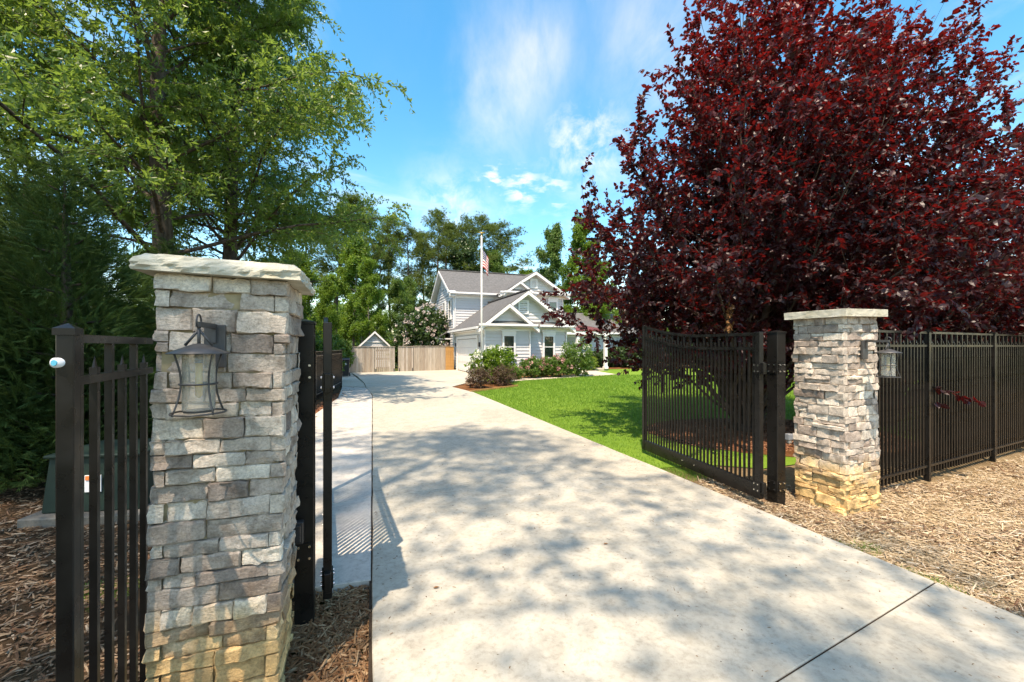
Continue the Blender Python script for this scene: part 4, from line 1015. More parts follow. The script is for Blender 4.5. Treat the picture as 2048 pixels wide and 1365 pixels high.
# ------------------------------------------------------------------ wooden fence and gates, bin
def plank_run(name, a, b, height, label, cat, gap, last_cedar=0, gate=False, seed=1):
    a, b = Vector(a), Vector(b); t = b - a; L = t.length; ang = math.atan2(t.y, t.x); R = empty(name, a, ang, label, cat)
    n = max(3, int(L / .118)); rng = random.Random(seed); me = MB().box((0, 0, height / 2), (L / n - gap, .020, height)).mesh('board'); me.materials.append(M['board'])
    ce = MB().box((0, 0, height / 2), (L / n - gap, .020, height)).mesh('board'); ce.materials.append(M['cedar'])
    for i in range(n):
        o = link('board', ce if i >= n - last_cedar else me, R); o.location = ((i + .5) * L / n, -.012 + rng.uniform(-.004, .004), rng.uniform(0, .035)); o.rotation_euler = (0, rng.uniform(-.004, .004), 0)
    for z in (.3, .85, height - .2): MB().box((L / 2, .025, z), (L, .04, .09)).build('rail', M['board'], R)
    MB().box((L / 2, -.005, height + .045), (L + .02, .10, .03)).build('cap_rail', M['board'], R)
    for x in ((0.05, L - .05) if L < 3 else (0.05, L / 2, L - .05)): MB().box((x, .07, height / 2), (.09, .09, height)).build('post', M['board'], R)
    if gate:
        for x in (.06, L - .06):
            q = MB(); q.box((x, -.03, .12), (.05, .03, .22)); q.build('drop_bolt', M['iron'], R)
    return R
WA, WB = Vector((-10.0, 25.9, 0)), Vector((-4.02, 29.35, 0)); wt = (WB - WA).normalized(); WL = (WB - WA).length
q = lambda s: WA + wt * s
plank_run('wooden_fence', q(0), q(1.55), 1.58, 'weathered board fence panel nearest the black wheeled bin', 'fence', .006, seed=2)
plank_run('wooden_gate', q(1.58), q(2.85), 1.58, 'weathered board gate with see through gaps below the shed', 'gate', .030, gate=True, seed=3)
plank_run('wooden_gate', q(3.08), q(4.05), 1.60, 'weathered board gate right of the narrow opening', 'gate', .008, gate=True, seed=4)
plank_run('wooden_fence', q(4.08), q(WL), 1.62, 'board fence with orange new boards meeting the house wall', 'fence', .005, last_cedar=5, seed=5)
def bin_():
    R = empty('wheeled_bin', (-9.05, 22.9, .026), TH, 'dark wheeled rubbish bin at the end of the black fence', 'bin')
    b = MB(); b.add([(-.24, -.27, .05), (.24, -.27, .05), (.24, .27, .05), (-.24, .27, .05), (-.29, -.34, .88), (.29, -.34, .88), (.29, .36, .88), (-.29, .36, .88)], [(0, 3, 2, 1), (4, 5, 6, 7), (0, 1, 5, 4), (1, 2, 6, 5), (2, 3, 7, 6), (3, 0, 4, 7)]); b.build('body', M['dark_plastic'], R, bevel=.03)
    b = MB(); b.add([(-.31, -.38, .88), (.31, -.38, .88), (.31, .38, .90), (-.31, .38, .90), (-.27, -.30, .97), (.27, -.30, .97), (.29, .34, 1.0), (-.29, .34, 1.0)], [(0, 3, 2, 1), (4, 5, 6, 7), (0, 1, 5, 4), (1, 2, 6, 5), (2, 3, 7, 6), (3, 0, 4, 7)]); b.build('lid', M['dark_plastic'], R, bevel=.02)
    for s in (-1, 1): MB().tube([(s * .25, .30, .10), (s * .31, .30, .10)], .10, 14).build('wheel', M['dark_plastic'], R)
    MB().tube([(-.25, .42, .86), (.25, .42, .86)], .018, 8).build('handle', M['dark_plastic'], R)
    MB().box((.05, -.322, .68), (.16, .012, .10), m=Matrix.Rotation(.08, 3, 'X')).build('label_plate', M['white_plastic'], R)
bin_()

# ------------------------------------------------------------------ flagpole and flag
def flagpole():
    p = Vector((-1.325, 18.45, 0)); R = empty('flagpole', p, 0, 'tall white flagpole standing among the shrubs before the garage', 'flagpole')
    MB().tube([(0, 0, 0), (0, 0, 3.2), (0, 0, 6.45)], [.038, .036, .028], 12).build('pole', M['alu'], R, True)
    b = MB(); b.tube([(0, 0, 6.45), (0, 0, 6.52)], .02, 8); b.lathe([(0, 6.50), (.03, 6.51), (.05, 6.55), (.03, 6.59), (0, 6.6)], n=12)
    b.add([(-.16, 0, 6.60), (-.05, .01, 6.56), (0, 0, 6.62), (.05, .01, 6.56), (.16, 0, 6.60), (0, -.03, 6.54)], [(0, 1, 2), (2, 3, 4), (1, 5, 3, 2)]); b.build('finial', M['gold'], R)
    MB().tube([(.045, 0, .9), (.048, 0, 3.5), (.042, 0, 6.4)], .004, 5).build('halyard', M['alu'], R)
    MB().box((.045, 0, 1.1), (.03, .02, .12)).build('cleat', M['steel'], R)
    # flag hanging limp in folds
    Fg = empty('hanging_flag', p + Vector((.05, 0, 5.82)), 0, 'striped flag hanging limp from the white flagpole', 'flag')
    nu, nv = 30, 20; hoist, fly = .74, 1.15; vs = []; uvs = []
    for j in range(nv + 1):
        for i in range(nu + 1):
            u, v = i / nu, j / nv
            x = .27 * (1 - math.exp(-2.6 * u)) * (0.9 + .2 * v) + .02 * math.sin(9 * u + 2 * v); y = .045 * math.sin(17 * u + 1.5 * v) * (.3 + u)
            z = -(1 - v) * hoist * (1 - .12 * u) - .62 * u ** 1.15 * (1.0)
            vs.append((x, y, z)); uvs.append((u, v))
    fs = [(j * (nu + 1) + i, j * (nu + 1) + i + 1, (j + 1) * (nu + 1) + i + 1, (j + 1) * (nu + 1) + i) for j in range(nv) for i in range(nu)]
    me = bpy.data.meshes.new('cloth'); me.from_pydata(vs, [], fs); uvl = me.uv_layers.new(name='UVMap')
    for lp in me.loops: uvl.data[lp.index].uv = uvs[lp.vertex_index]
    me.polygons.foreach_set('use_smooth', [True] * len(me.polygons)); link('cloth', me, Fg, M['flag'])
    MB().tube([(-.005, 0, -.74), (-.005, 0, 0)], .008, 6).build('heading', M['alu'], Fg)
flagpole()

# ------------------------------------------------------------------ vegetation
def V3(*a): return np.array(a, float)
def path(rng, p, d, L, n, lift, wander):
    pts = [p]; st = L / n
    for i in range(n):
        d = nrm(d + rng.normal(0, wander, 3) + V3(0, 0, lift[0] + (lift[1] - lift[0]) * i / n)); p = p + d * st; pts.append(p)
    return np.array(pts)
def along(pts, f):
    k = f * (len(pts) - 1); i = min(int(k), len(pts) - 2); t = k - i
    return pts[i] * (1 - t) + pts[i + 1] * t, nrm(pts[i + 1] - pts[i])
class Tree:
    def __init__(s, seed): s.rng = np.random.default_rng(seed); s.wood = MB(); s.tw = []
    def limb(s, pts, r, n=6, tip=.25): s.wood.tube([Vector(p) for p in pts], list(np.linspace(r, r * tip, len(pts))), n, False)
    def branch(s, pts, nsec, len_f, f0=.25, ang=(35, 65), lift=(0, -.05), wander=.08, twigs=6, twl=.5, r2=.012, flat=.5, nside=4):
        rng = s.rng; L = np.sum(np.linalg.norm(np.diff(pts, axis=0), axis=1))
        for k in range(nsec):
            f = f0 + (1 - f0) * (k + rng.random()) / nsec; p, t = along(pts, min(f, .999))
            side = nrm(np.cross(t, V3(0, 0, 1)) + 1e-6) * (1 if k % 2 else -1); a = math.radians(rng.uniform(*ang))
            up = nrm(np.cross(side, t)); ph = rng.normal(0, flat); sv = side * math.cos(ph) + up * math.sin(ph)
            d = nrm(t * math.cos(a) + sv * math.sin(a)); l2 = L * len_f * (1 - .55 * f) * rng.uniform(.6, 1.25)
            q = path(rng, p, d, l2, 5, lift, wander)
            if r2 > 0: s.limb(q, r2 * (1.3 - f * .6), nside)
            s.twigs_on(q, twigs, twl)
        s.twigs_on(pts[len(pts) // 2:], twigs, twl)
    def twigs_on(s, q, n, twl):
        rng = s.rng
        for i in range(n):
            p, t = along(q, min(.999, (i + rng.random()) / n)); d = nrm(t * .8 + rng.normal(0, .55, 3)); s.tw.append((p, d, twl * rng.uniform(.55, 1.3)))
    def leaves(s, tpl, m, sx, sy, droop=.25, out=.7, hang=.25, upn=1.0, lit=.0):
        rng = s.rng; S = np.array([a for a, _, _ in s.tw]); D = np.array([b for _, b, _ in s.tw]); Ls = np.array([c for _, _, c in s.tw])
        T = len(S); f = (np.arange(m)[None] + rng.random((T, m))) / m
        pos = S[:, None] + D[:, None] * (f * Ls[:, None])[..., None]; pos[..., 2] -= droop * (f ** 2) * Ls[:, None]
        d = D[:, None] * .6 + rng.normal(0, out, (T, m, 3)); d[..., 2] -= hang; n = rng.normal(0, .6, (T, m, 3)); n[..., 2] += upn
        pos, d, n = pos.reshape(-1, 3), d.reshape(-1, 3), n.reshape(-1, 3); k = len(pos); sc_ = rng.uniform(.65, 1.25, k)
        rn = np.clip(np.repeat(rng.random(T), m) * .6 + rng.random(k) * .4, 0, 1)
        return scatter(tpl[0], tpl[1], pos, d, n, sx * sc_, sy * sc_, rnd=rn)
def plant(name, loc, rz, scale, wood, crown, label, cat, group=None, woodmat=None, names=('trunk', 'crown')):
    R = empty(name, loc, rz, label, cat, group); R.scale = scale if hasattr(scale, '__len__') else (scale,) * 3
    if wood is not None: link(names[0], wood, R)
    for nm, me in (crown if isinstance(crown, list) else [(names[1], crown)]): link(nm, me, R)
    return R
def fin(me, mat): me.materials.append(mat); return me

def oak_mesh(seed, height=17.0, base=4.2, R0=6.0, r0=.27, nl=42, m=19, nsec=15, lean=(.25, .1), tw=9, leaf=(.050, .125), lr=.65):
    t = Tree(seed); rng = t.rng
    tp = path(rng, V3(0, 0, -.1), nrm(V3(lean[0] * .1, lean[1] * .1, 1)), height, 16, (.08, .08), .016)
    t.wood.tube([Vector(p) for p in tp], list(r0 * np.linspace(1.15, .12, len(tp)) ** .9), 12, False)
    az = rng.uniform(0, 6.28)
    for k in range(nl):
        f = base / height + (1 - base / height) * ((k + rng.random() * .8) / nl) ** 1.05; p, _ = along(tp, min(f, .98)); g = (f - base / height) / (1 - base / height)
        az += 2.4 + rng.normal(0, .35); el = math.radians(18 + 45 * g + rng.normal(0, 8)); L = R0 * (1.0 - .75 * g ** 1.3) * rng.uniform(.65, 1.1)
        d = V3(math.cos(az) * math.cos(el), math.sin(az) * math.cos(el), math.sin(el))
        q = path(rng, p, d, L, 9, (.06, -.13), .09); t.limb(q, (.035 + .055 * (1 - g) * rng.uniform(.7, 1.3)) * lr, 7, .15)
        t.branch(q, nsec, .42, .22, (35, 65), (.0, -.12), .10, tw, .55, .012, .45)
    V = t.leaves(LEAF, m, leaf[0], leaf[1], .45, .75, .35, .7)
    return fin(t.wood.mesh('trunk', True), M['bark']), fin(np_mesh('crown', *V), M['oak'])
OAKA = oak_mesh(101, r0=.21); OAKB = oak_mesh(117, 16, 3.8, 6.2, .24, 42, 19)
OAKC = oak_mesh(131, 21, 11.0, 6.0, .25, 24, 6, 11, tw=6, leaf=(.075, .16), lr=.4)
g = 'tall oaks left of the driveway'
plant('oak_tree', (-9.15, 13.6, 0), 1.9, 1.0, *OAKA, 'tall oak with dark forked trunk rising above the left stone pillar', 'tree', g)
plant('oak_tree', (-9.0, 11.2, 0), 4.3, (1.05, 1.05, 1.0), *OAKB, 'oak with thick ivy dark trunk behind the left pillar cap', 'tree', g)
plant('oak_tree', (-11.2, 16.3, 0), .6, .9, OAKB[0], OAKA[1], 'slender grey trunked oak just left of the dark forked oak', 'tree', g)
plant('oak_tree', (-14.5, 10.5, 0), 2.6, 1.0, *OAKA, 'leafy oak filling the top left corner above the evergreens', 'tree', g)
gb = 'shade trees behind the viewer'
for (x, y, rz, s, w, lab) in ((-3.9, -4.0, .4, 1.0, OAKC, 'shade oak behind the viewer left of the driveway'), (-.7, -8.3, 3.4, 1.0, OAKC, 'shade oak behind the viewer close to the street'),
        (-7.6, -3.4, 3.3, 1.0, OAKC, 'shade oak behind the viewer above the left fence'), (-12.5, -.5, 1.0, 1.0, OAKC, 'shade oak behind the viewer above the evergreens')):
    plant('oak_tree', (x, y, 0), rz, s, *w, lab, 'tree', gb)

def plum_mesh(seed, prof, nl=62, leafn=24, shear=0.0):
    t = Tree(seed); rng = t.rng; zs = [p[0] for p in prof]; hs = [p[1] for p in prof]
    for k in range(nl):
        z = zs[0] + (zs[-1] - zs[0]) * ((k + rng.random()) / nl) ** .95; hw = np.interp(z, zs, hs) * rng.uniform(.55, 1.0) ** .5
        a = k * 2.399 + rng.normal(0, .2); tip = V3(hw * math.cos(a) + shear * max(0, z - 2.5), hw * math.sin(a), z); b = V3(.12 * math.cos(a * 1.7), .12 * math.sin(a * 1.7), 0)
        mid = V3(tip[0] * .35, tip[1] * .35, .5 + z * .45); pts = np.array([b * (1 - f) ** 2 + mid * 2 * f * (1 - f) + tip * f * f for f in np.linspace(0, 1, 9)])
        pts[1:-1] += rng.normal(0, .06, (7, 3)); t.limb(pts, .045 * rng.uniform(.6, 1.3), 6, .15)
        t.branch(pts, 15, .36, .30, (25, 65), (.12, .02), .10, 6, .42, .008, 1.0, 4)
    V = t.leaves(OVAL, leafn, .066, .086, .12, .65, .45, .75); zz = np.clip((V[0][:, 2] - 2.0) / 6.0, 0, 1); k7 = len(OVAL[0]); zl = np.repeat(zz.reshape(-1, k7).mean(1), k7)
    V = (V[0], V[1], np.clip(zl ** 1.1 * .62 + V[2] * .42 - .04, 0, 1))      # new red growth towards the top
    tr = t.wood
    for k in range(5):
        a = k * 1.3 + .4; tr.tube([Vector((.05 * math.cos(a), .05 * math.sin(a), -.05)), Vector((.25 * math.cos(a), .2 * math.sin(a), .7)), Vector((.7 * math.cos(a), .6 * math.sin(a), 1.6)), Vector((1.3 * math.cos(a), 1.2 * math.sin(a), 2.9))], [.10, .08, .065, .045], 9, False)
    return fin(tr.mesh('trunk', True), M['bark']), fin(np_mesh('crown', *V), M['red'])
PROF = [(1.9, 3.3), (2.4, 3.75), (3.2, 3.75), (4.4, 3.35), (6.0, 2.35), (7.4, 1.4), (8.8, .6)]
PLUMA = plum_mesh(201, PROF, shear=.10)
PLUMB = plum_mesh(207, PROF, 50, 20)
g = 'purple leaved trees behind the gate'
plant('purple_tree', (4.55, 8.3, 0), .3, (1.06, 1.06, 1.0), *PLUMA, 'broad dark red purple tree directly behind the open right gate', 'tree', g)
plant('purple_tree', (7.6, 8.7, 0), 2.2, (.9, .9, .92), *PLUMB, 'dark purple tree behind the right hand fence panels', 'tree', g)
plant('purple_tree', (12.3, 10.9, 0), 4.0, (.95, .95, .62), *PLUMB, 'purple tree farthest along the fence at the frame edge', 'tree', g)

def cypress_mesh(seed, h=4.0, r=1.15, n=11000):
    rng = np.random.default_rng(seed); z = h * (1 - np.sqrt(rng.random(n) * .98 + .0)) * 1.0; z = np.clip(z, .12, h)
    a = rng.uniform(0, 6.283, n); lob = 1 + .14 * np.sin(a * 5 + z * 3.1) + .1 * np.sin(a * 3 - z * 5)
    rr = (r * (1 - (z / h) ** 1.6) + .06) * lob * (1 - rng.random(n) ** 3 * .55)
    pos = np.column_stack([rr * np.cos(a), rr * np.sin(a), z]); out = np.column_stack([np.cos(a), np.sin(a), np.zeros(n)])
    d = out * rng.uniform(.5, 1.0, n)[:, None] + rng.normal(0, .3, (n, 3)); d[:, 2] += rng.uniform(.15, .9, n)
    nn = np.cross(d, np.column_stack([-np.sin(a), np.cos(a), rng.normal(0, .3, n)])) + rng.normal(0, .35, (n, 3))
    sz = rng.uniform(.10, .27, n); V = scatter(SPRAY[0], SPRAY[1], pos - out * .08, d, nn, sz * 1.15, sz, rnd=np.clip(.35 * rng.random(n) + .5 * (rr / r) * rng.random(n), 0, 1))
    b = MB(); b.tube([(0, 0, -.1), (.02, .01, h * .5), (0, 0, h * .92)], [.09, .06, .012], 8, False)
    for k in range(34):
        zz = h * (.06 + .85 * k / 34); aa = k * 2.4; q = r * (1 - (zz / h) ** 1.6) * .85; b.tube([(0, 0, zz), (q * .5 * math.cos(aa), q * .5 * math.sin(aa), zz + .1 * q), (q * math.cos(aa), q * math.sin(aa), zz + .38 * q)], [.018, .012, .005], 4, False)
    return fin(b.mesh('trunk', True), M['bark']), fin(np_mesh('crown', *V), M['cypress'])
CYA, CYB = cypress_mesh(301), cypress_mesh(302, 4.0, 1.3, 12000)
g = 'evergreens along the left boundary'
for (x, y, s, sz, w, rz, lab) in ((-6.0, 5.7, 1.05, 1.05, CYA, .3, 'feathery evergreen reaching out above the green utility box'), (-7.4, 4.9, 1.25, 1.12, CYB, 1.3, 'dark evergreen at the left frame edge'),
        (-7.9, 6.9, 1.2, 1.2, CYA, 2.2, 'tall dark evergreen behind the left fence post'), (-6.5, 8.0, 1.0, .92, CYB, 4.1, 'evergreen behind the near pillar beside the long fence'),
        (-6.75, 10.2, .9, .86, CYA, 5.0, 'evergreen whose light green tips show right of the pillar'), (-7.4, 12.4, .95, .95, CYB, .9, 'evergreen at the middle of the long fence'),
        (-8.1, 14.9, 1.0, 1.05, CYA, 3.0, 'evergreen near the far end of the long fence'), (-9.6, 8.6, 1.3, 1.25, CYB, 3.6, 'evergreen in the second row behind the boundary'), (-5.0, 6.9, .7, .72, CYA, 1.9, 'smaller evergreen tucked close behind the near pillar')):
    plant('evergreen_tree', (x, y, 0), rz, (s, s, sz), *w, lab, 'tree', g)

def pine_mesh(seed, h=18.0, cb=.45, R0=2.6, nl=26):
    t = Tree(seed); rng = t.rng; tp = path(rng, V3(0, 0, -.1), V3(0, 0, 1), h * .97, 12, (.05, .05), .02); t.wood.tube([Vector(p) for p in tp], list(np.linspace(.22, .04, len(tp))), 8, False); tuft = []
    for k in range(nl):
        g_ = ((k + rng.random()) / nl); f = cb + (1 - cb) * g_; p, _ = along(tp, min(f, .99)); a = k * 2.4 + rng.normal(0, .4); el = math.radians(rng.uniform(-5, 30) + 30 * g_); L = R0 * (.35 + .9 * math.sin(math.pi * min(1, .22 + g_ * .75))) * rng.uniform(.5, 1.1)
        d = V3(math.cos(a) * math.cos(el), math.sin(a) * math.cos(el), math.sin(el)); q = path(rng, p, d, L, 6, (.02, .12), .10); t.limb(q, .05 * (1.2 - g_), 5, .2)
        for j in range(5):
            p2, t2 = along(q, min(.999, .35 + .65 * (j + rng.random()) / 5)); d2 = nrm(t2 + rng.normal(0, .6, 3) + V3(0, 0, .2)); l2 = L * .3 * rng.uniform(.5, 1.2); c = p2 + d2 * l2; t.limb(np.array([p2, (p2 + c) / 2 + rng.normal(0, .04, 3), c]), .012, 3)
            for _ in range(24): tuft.append((c + rng.normal(0, .34, 3) * V3(1, 1, .6), nrm(d2 + rng.normal(0, .6, 3) + V3(0, 0, .35))))
    P = np.array([a for a, _ in tuft]); D = np.array([b for _, b in tuft]); n = len(P); V = scatter(TUFT[0], TUFT[1], P, D, rng.normal(0, 1, (n, 3)), .27 * rng.uniform(.7, 1.3, n), rng=rng)
    return fin(t.wood.mesh('trunk', True), M['pine_bark']), fin(np_mesh('crown', *V), M['pine'])
PINES = [pine_mesh(401), pine_mesh(402, 18, .5, 2.9, 24), pine_mesh(403, 18, .38, 2.4, 30)]
g = 'tall pines behind the house'
for i, (u, v, d, k, w) in enumerate(((668, 385, 46, 2, 1.5), (622, 430, 44, 0, 1.3), (726, 425, 50, 1, 1.2), (752, 470, 54, 2, .9), (782, 440, 56, 0, 1.05), (812, 452, 58, 1, 1.0), (846, 470, 62, 2, .9), (874, 424, 58, 0, 1.0), (896, 440, 55, 2, 1.1), (926, 442, 60, 1, 1.0), (955, 436, 58, 0, 1.1), (1000, 450, 62, 1, 1.25))):
    p = AT(u, v, d); s = p.z / 18.0; lab = ['tallest pine above the left gate post', 'pine partly hidden by the oaks left of the tall pine', 'pine with broad top left of the shed', 'thin pine rising right of the tall pine', 'pine standing above the wooden gate', 'pine directly above the flowering shrub', 'short pine in the gap left of the house roof', 'highest pine just left of the house ridge', 'dense pine over the left end of the roof', 'round topped pine behind the house ridge', 'pine just left of the flagpole top', 'spreading sparse pine right of the flagpole top'][i]
    plant('pine_tree', (p.x, p.y, 0), i * 1.7, (s * w, s * w, s), *PINES[k], lab, 'tree', g)

def broad_mesh(seed, h=10.0, cb=.2, R0=3.0, nl=26, mat='maple', size=.19, m=15, conic=.4, trunk=.14):
    t = Tree(seed); rng = t.rng; tp = path(rng, V3(0, 0, -.1), V3(0, 0, 1), h * .93, 10, (.05, .05), .04); t.wood.tube([Vector(p) for p in tp], list(np.linspace(trunk, .02, len(tp))), 8, False)
    for k in range(nl):
        g_ = (k + rng.random()) / nl; p, _ = along(tp, min(.99, cb + (1 - cb) * g_)); a = k * 2.4 + rng.normal(0, .3); el = math.radians(10 + 45 * g_ + rng.normal(0, 10)); L = R0 * (1 - conic * g_ - .25 * g_ * g_) * rng.uniform(.6, 1.1) * (.75 + .25 * min(1, g_ * 4))
        d = V3(math.cos(a) * math.cos(el), math.sin(a) * math.cos(el), math.sin(el)); q = path(rng, p, d, L, 6, (.06, -.02), .1); t.limb(q, .035 * (1.2 - g_), 5, .2); t.branch(q, 7, .45, .2, (30, 65), (.04, -.04), .1, 4, .5, .0, .7)
    V = t.leaves(CLUMP, m // 3 + 1, size, size, .2, .8, .2, .8)
    return fin(t.wood.mesh('trunk', True), M['grey_bark']), fin(np_mesh('crown', *V), M[mat])
MAPA, MAPB = broad_mesh(501), broad_mesh(502, 10, .28, 2.6, 24)
GRNA, GRNB = broad_mesh(511, mat='green'), broad_mesh(512, 10, .12, 2.6, 30, 'green', conic=.6)
DRKA = broad_mesh(521, 10, .08, 3.2, 30, 'dark_leaf')
g = 'leafy trees behind the wooden fence'
for i, (u, v, d, w, k, lab) in enumerate(((598, 500, 27, MAPA, 1.0, 'bright green tree behind the left gate posts'), (648, 560, 24, MAPB, .8, 'young bright green tree behind the long black fence'), (705, 470, 40, MAPA, .9, 'bright green tree under the tallest pine'), (742, 520, 36, MAPB, .8, 'light green tree left of the shed gable'),
        (790, 560, 44, GRNA, 1.0, 'mid green tree behind the right side of the shed'), (836, 545, 47, GRNB, 1.0, 'mid green tree left of the house gable'), (860, 570, 52, DRKA, 1.0, 'dark green tree against the house gable'), (560, 520, 30, GRNA, 1.0, 'mid green tree seen through the oak branches'),
        (938, 480, 56, DRKA, 1.0, 'dense dark tree behind the flagpole'), (984, 500, 58, GRNA, 1.0, 'green tree behind the hanging flag'), (1052, 538, 60, MAPA, .9, 'small yellow green tree over the right roof ridge'), (1112, 450, 44, GRNA, .72, 'tall narrow green tree right of the upper gable'), (1168, 440, 42, MAPB, .85, 'tall green tree at the edge of the purple crown'),
        (1205, 520, 37, MAPA, .8, 'bright green tree showing through the purple leaves'), (1290, 560, 46, DRKA, 1.2, 'dark tree behind the left side of the purple tree'), (1400, 560, 46, GRNA, 1.2, 'green tree behind the open right gate'), (1530, 570, 44, DRKA, 1.2, 'dark tree behind the right stone pillar'), (1700, 560, 42, GRNA, 1.3, 'green tree behind the right fence'), (1900, 560, 40, DRKA, 1.3, 'dark tree behind the far right fence panel'),
        (420, 520, 30, MAPA, 1.2, 'bright tree behind the two oak trunks'), (300, 500, 28, GRNA, 1.3, 'green tree behind the ivy dark trunk'), (150, 480, 26, DRKA, 1.3, 'dark tree behind the left evergreens'), (0, 480, 25, GRNA, 1.3, 'green tree behind the left frame edge'))):
    p = AT(u, v, d); s = p.z / 10.0; plant('leafy_tree', (p.x, p.y, 0), i * 2.1, (s * k, s * k, s), *w, lab, 'tree', g)

def woods():
    rng = np.random.default_rng(77); n = 15000; x = rng.uniform(-120, 130, n); y = 80 + rng.uniform(0, 14, n) + np.abs(x) * -.1; top = 6.5 + 3 * np.sin(x * .11) + 2 * np.sin(x * .37 + 1)
    z = rng.random(n) ** .8 * top; pos = np.column_stack([x, y, z]); d = rng.normal(0, 1, (n, 3)); V = scatter(CLUMP[0], CLUMP[1], pos, d, rng.normal(0, 1, (n, 3)) + V3(0, 0, .8), rng.uniform(.7, 1.5, n), rng=rng)
    tag(link('far_woods', fin(np_mesh('far_woods', *V), M['green'])), 'distant mass of green woods along the horizon', 'woods', kind='stuff')
woods()

def bush_mesh(seed, rx, ry, h, n, tpl, sx, sy, mat, lump=.2, flowers=None, stems=9, base=.05, m=7, spike=0.0):
    rng = np.random.default_rng(seed); q = nrm(rng.normal(0, 1, (n, 3))); q[:, 2] = q[:, 2] * .9
    lob = 1 + lump * (np.sin(q[:, 0] * 5 + seed) * np.cos(q[:, 1] * 6 + 1) + .6 * np.sin(q[:, 2] * 8 + q[:, 0] * 4)); rr = (rng.random(n) ** .35) * lob
    pos = np.column_stack([q[:, 0] * rx * rr, q[:, 1] * ry * rr, base + h / 2 + q[:, 2] * h / 2 * rr * (1 + spike * rng.random(n))]); pos[:, 2] = np.maximum(pos[:, 2], .03)
    tb = np.repeat(np.arange(n), m); k = n * m; D = nrm(q + V3(0, 0, .5))[tb]; f = rng.random(k)
    P = pos[tb] + D * (f * .16 * max(rx, .4))[:, None] + rng.normal(0, .03, (k, 3)); d = D * .6 + rng.normal(0, .7, (k, 3)); d[:, 2] -= .1; nn = rng.normal(0, .6, (k, 3)) + D * .6 + V3(0, 0, .5); s = rng.uniform(.65, 1.25, k)
    rn = np.clip(rng.random(n)[tb] * .5 + rng.random(k) * .5, 0, 1); out = [('foliage', fin(np_mesh('foliage', *scatter(tpl[0], tpl[1], P, d, nn, sx * s, sy * s, rnd=rn)), M[mat]))]
    if flowers:
        fm, cnt, fr, zmin = flowers; sel = nrm(rng.normal(0, 1, (cnt * 4, 3))); sel = sel[sel[:, 2] > zmin][:cnt]; cnt = len(sel)
        lb = 1 + lump * (np.sin(sel[:, 0] * 5 + seed) * np.cos(sel[:, 1] * 6 + 1) + .6 * np.sin(sel[:, 2] * 8 + sel[:, 0] * 4))
        c = np.column_stack([sel[:, 0] * rx * lb, sel[:, 1] * ry * lb, base + h / 2 + sel[:, 2] * h / 2 * lb]) * 1.03; pp = np.repeat(c, 16, 0); w = nrm(rng.normal(0, 1, pp.shape)); pp = pp + w * fr * .55
        out.append(('blossom', fin(np_mesh('blossom', *scatter(LEAF[0], LEAF[1], pp, w + rng.normal(0, .6, w.shape), w + rng.normal(0, .3, w.shape), fr * .8, fr * .8, rnd=np.repeat(rng.random(cnt), 16))), M[fm])))
    b = MB()
    for i in range(stems):
        a = i * 2.4; b.tube([(.05 * math.cos(a), .05 * math.sin(a), -.02), (rx * .25 * math.cos(a), ry * .25 * math.sin(a), h * .3), (rx * .55 * math.cos(a), ry * .55 * math.sin(a), h * .65)], [.014, .011, .005], 5, False)
    return fin(b.mesh('stem', True), M['bark']), out
def bush(name, loc, mesh, label, cat='shrub', group=None, rz=0, s=1.0): return plant(name, loc, rz, s, mesh[0], mesh[1], label, cat, group, names=('stem', 'foliage'))
g = 'shrubs in the flagpole bed'
BR1 = bush_mesh(601, .62, .6, .95, 420, LEAF, .05, .085, 'bronze', .25, spike=.3); BR2 = bush_mesh(602, .78, .7, 1.1, 520, LEAF, .05, .085, 'bronze', .2, spike=.2)
bush('bronze_shrub', (-1.32, 16.75, 0), BR1, 'spiky bronze shrub at the front corner of the flagpole bed', group=g, s=.74)
bush('bronze_shrub', (-.38, 17.75, 0), BR2, 'rounder bronze shrub at the right end of the flagpole bed', group=g, s=.70)
HY1 = bush_mesh(603, .92, .85, 1.5, 620, LEAF, .09, .13, 'maple', .2, ('flower_white', 26, .11, .0))
bush('hydrangea', (-.80, 19.0, 0), HY1, 'large white flowering hydrangea behind the flagpole')
HY2 = bush_mesh(604, .85, .8, 1.75, 560, LEAF, .08, .12, 'green', .22, ('flower_white', 14, .09, .2), spike=.35)
bush('hydrangea', (3.55, 23.3, 0), HY2, 'tall pale hydrangea at the right corner of the house front')
PK = [bush_mesh(610 + i, .62, .5, .95, 380, LEAF, .08, .11, 'green', .2, ('flower_pink', 16, .10, -.2)) for i in range(2)]
g = 'pink hydrangeas under the front windows'
for i, (u, d, s, lab) in enumerate(((1031, 20.9, .62, 'small pink flowered hydrangea beside the bronze shrub'), (1063, 21.9, 1.0, 'green hydrangea mound left of the second front window'), (1093, 22.5, 1.0, 'pink hydrangea mound under the second front window'), (1119, 22.6, 1.05, 'pinkest hydrangea mound beside the tall pale hydrangea'))):
    bush('pink_hydrangea', ((u - CU) / F * d, d, 0), PK[i % 2], lab, 'shrub', g, i * 1.1, s)
LM = bush_mesh(620, .55, .5, .9, 300, LEAF, .07, .10, 'lime', .15); bush('lime_shrub', ((1178 - CU) / F * 28.6, 28.6, 0), LM, 'yellow green shrub by the front path bend', s=1.0)
BX = [bush_mesh(630 + i, 1.1, 1.0, 1.7, 620, LEAF, .10, .14, 'dark_leaf', .2) for i in range(2)]
g = 'evergreen hedge across the lawn'
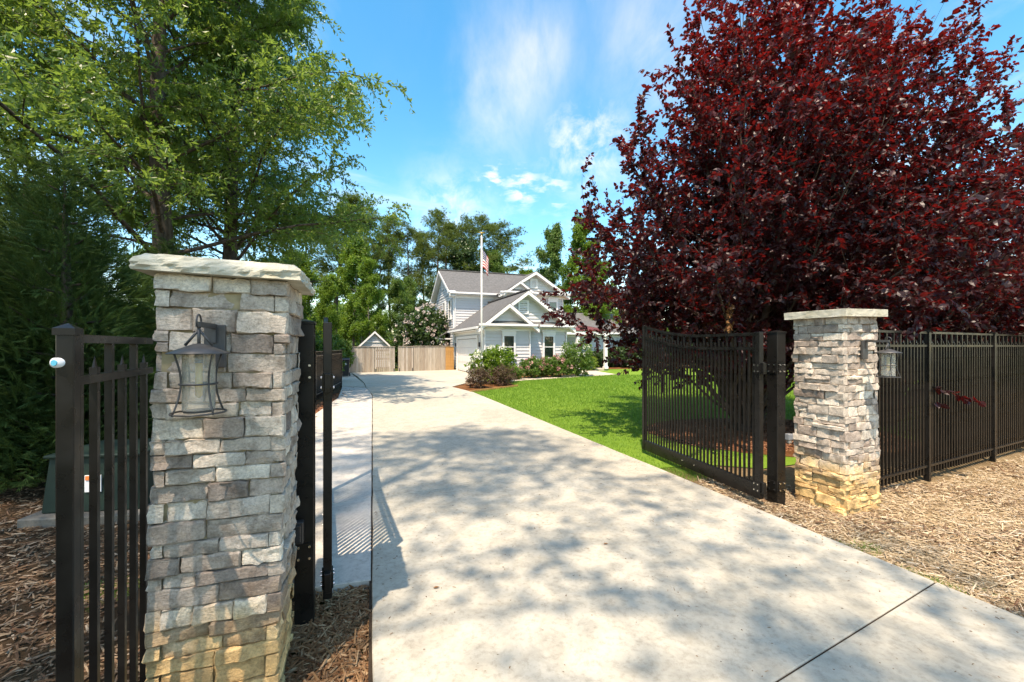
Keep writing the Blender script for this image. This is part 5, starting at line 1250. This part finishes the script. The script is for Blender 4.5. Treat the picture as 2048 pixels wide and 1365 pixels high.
labs = ['hedge shrub nearest the front porch', 'hedge shrub beside the lime shrub', 'hedge shrub under the left purple branches', 'hedge shrub left of the gate leaf', 'hedge shrub seen through the left gate pickets', 'hedge shrub seen through the middle gate pickets', 'hedge shrub seen through the right gate pickets', 'hedge shrub behind the gate stile', 'hedge shrub behind the right pillar', 'hedge shrub behind the lantern fence panel', 'hedge shrub behind the middle fence panel', 'hedge shrub behind the end fence panel']
for i, u in enumerate((1196, 1218, 1243, 1270, 1305, 1345, 1390, 1440, 1500, 1580, 1680, 1800)):
    d = 32.5 + (i % 3) * .7 - max(0, i - 6) * .9; bush('hedge_shrub', ((u - CU) / F * d, d, 0), BX[i % 2], labs[i], 'shrub', g, i * 1.3, (1.1 if i > 1 else .8) * (1.0 + .35 * (i > 3)))
FS = bush_mesh(640, 1.95, 1.9, 4.4, 1700, LEAF, .16, .22, 'dark_leaf', .16, ('flower_blush', 120, .13, -.4), m=6)
bush('flowering_shrub', ((848 - CU) / F * 32.3, 32.3, 0), FS, 'large blush flowering shrub between wooden fence and house gable')
FS2 = bush_mesh(641, 1.1, 1.0, 2.6, 600, LEAF, .14, .2, 'green', .2); bush('leafy_shrub', ((806 - CU) / F * 33.5, 33.5, 0), FS2, 'green shrub between the shed and the flowering shrub')
for i, (u, d, lab) in enumerate(((640, 19.5, 'low leafy shrub behind the long fence end'), (612, 16, 'low leafy shrub behind the hinge post'), (672, 24, 'low leafy shrub left of the wheeled bin'))):
    bush('leafy_shrub', ((u - CU) / F * d, d, 0), FS2, lab, 'shrub', 'leafy shrubs behind the long fence', i * 2.0, .8)
def extras():
    b = MB(); rng = np.random.default_rng(5)
    for k in range(4):
        z = .0 + .11 * k
    me = bpy.data.meshes.new('boulder'); bm = bmesh.new(); bmesh.ops.create_icosphere(bm, subdivisions=3, radius=.2)
    for v in bm.verts:
        c = v.co.copy(); v.co = c * (1 + .12 * math.sin(c.x * 21) * math.cos(c.z * 17) + .06 * math.sin(c.y * 33)); v.co.z = v.co.z * 1.05 if v.co.z > 0 else v.co.z * .4
    bm.to_mesh(me); bm.free(); o = link('boulder', me, None, M['rock']); p = G(941, 772); o.location = (p.x, p.y, .1); tag(o, 'small brown rock beside the spiky bronze shrub', 'rock')
    # hanging cluster of dry leaves under the purple crown
    n = 70; c = AT(1459, 640, 6.3); f = rng.random(n); pos = np.column_stack([rng.normal(0, .02, n), rng.normal(0, .02, n), -.42 * f]); d = rng.normal(0, .5, (n, 3)); d[:, 2] -= .9
    R = empty('dry_branch', c + Vector((0, 0, .28)), 0, 'hanging twig of dry brown leaves above the open gate', 'branch'); link('dry_leaves', fin(np_mesh('dry_leaves', *scatter(OVAL[0], OVAL[1], pos, d, rng.normal(0, 1, (n, 3)), .05, .075, rng=rng)), M['dead_leaf']), R)
    MB().tube([(0, 0, .1), (.01, 0, -.2), (0, .01, -.45)], [.006, .005, .002], 5).build('twig', M['bark'], R)
    U = AT(1005, 545, 62); R = empty('utility_pole', (U.x, U.y, 0), .3, 'dark utility pole tip behind the house ridge', 'pole'); MB().tube([(0, 0, 0), (0, 0, 13.6)], [.16, .12], 8).build('mast', M['bark'], R); MB().box((0, 0, 13.1), (1.8, .12, .14)).build('crossarm', M['bark'], R)
    # fallen leaves on the concrete
    for (u, v, lab) in ((866, 1178, 'single brown leaf lying on the near driveway'), (1207, 1090, 'tiny dark twig leaf on the middle of the driveway')):
        p = G(u, v, .03); o = link('fallen_leaf', fin(np_mesh('fallen_leaf', *scatter(OVAL[0], OVAL[1], np.array([[0, 0, 0.006]]), np.array([[1, .3, .05]]), np.array([[0.2, 0, 1.0]]), .022, .045, rng=rng)), M['dead_leaf'])); o.location = p; tag(o, lab, 'leaf')
extras()
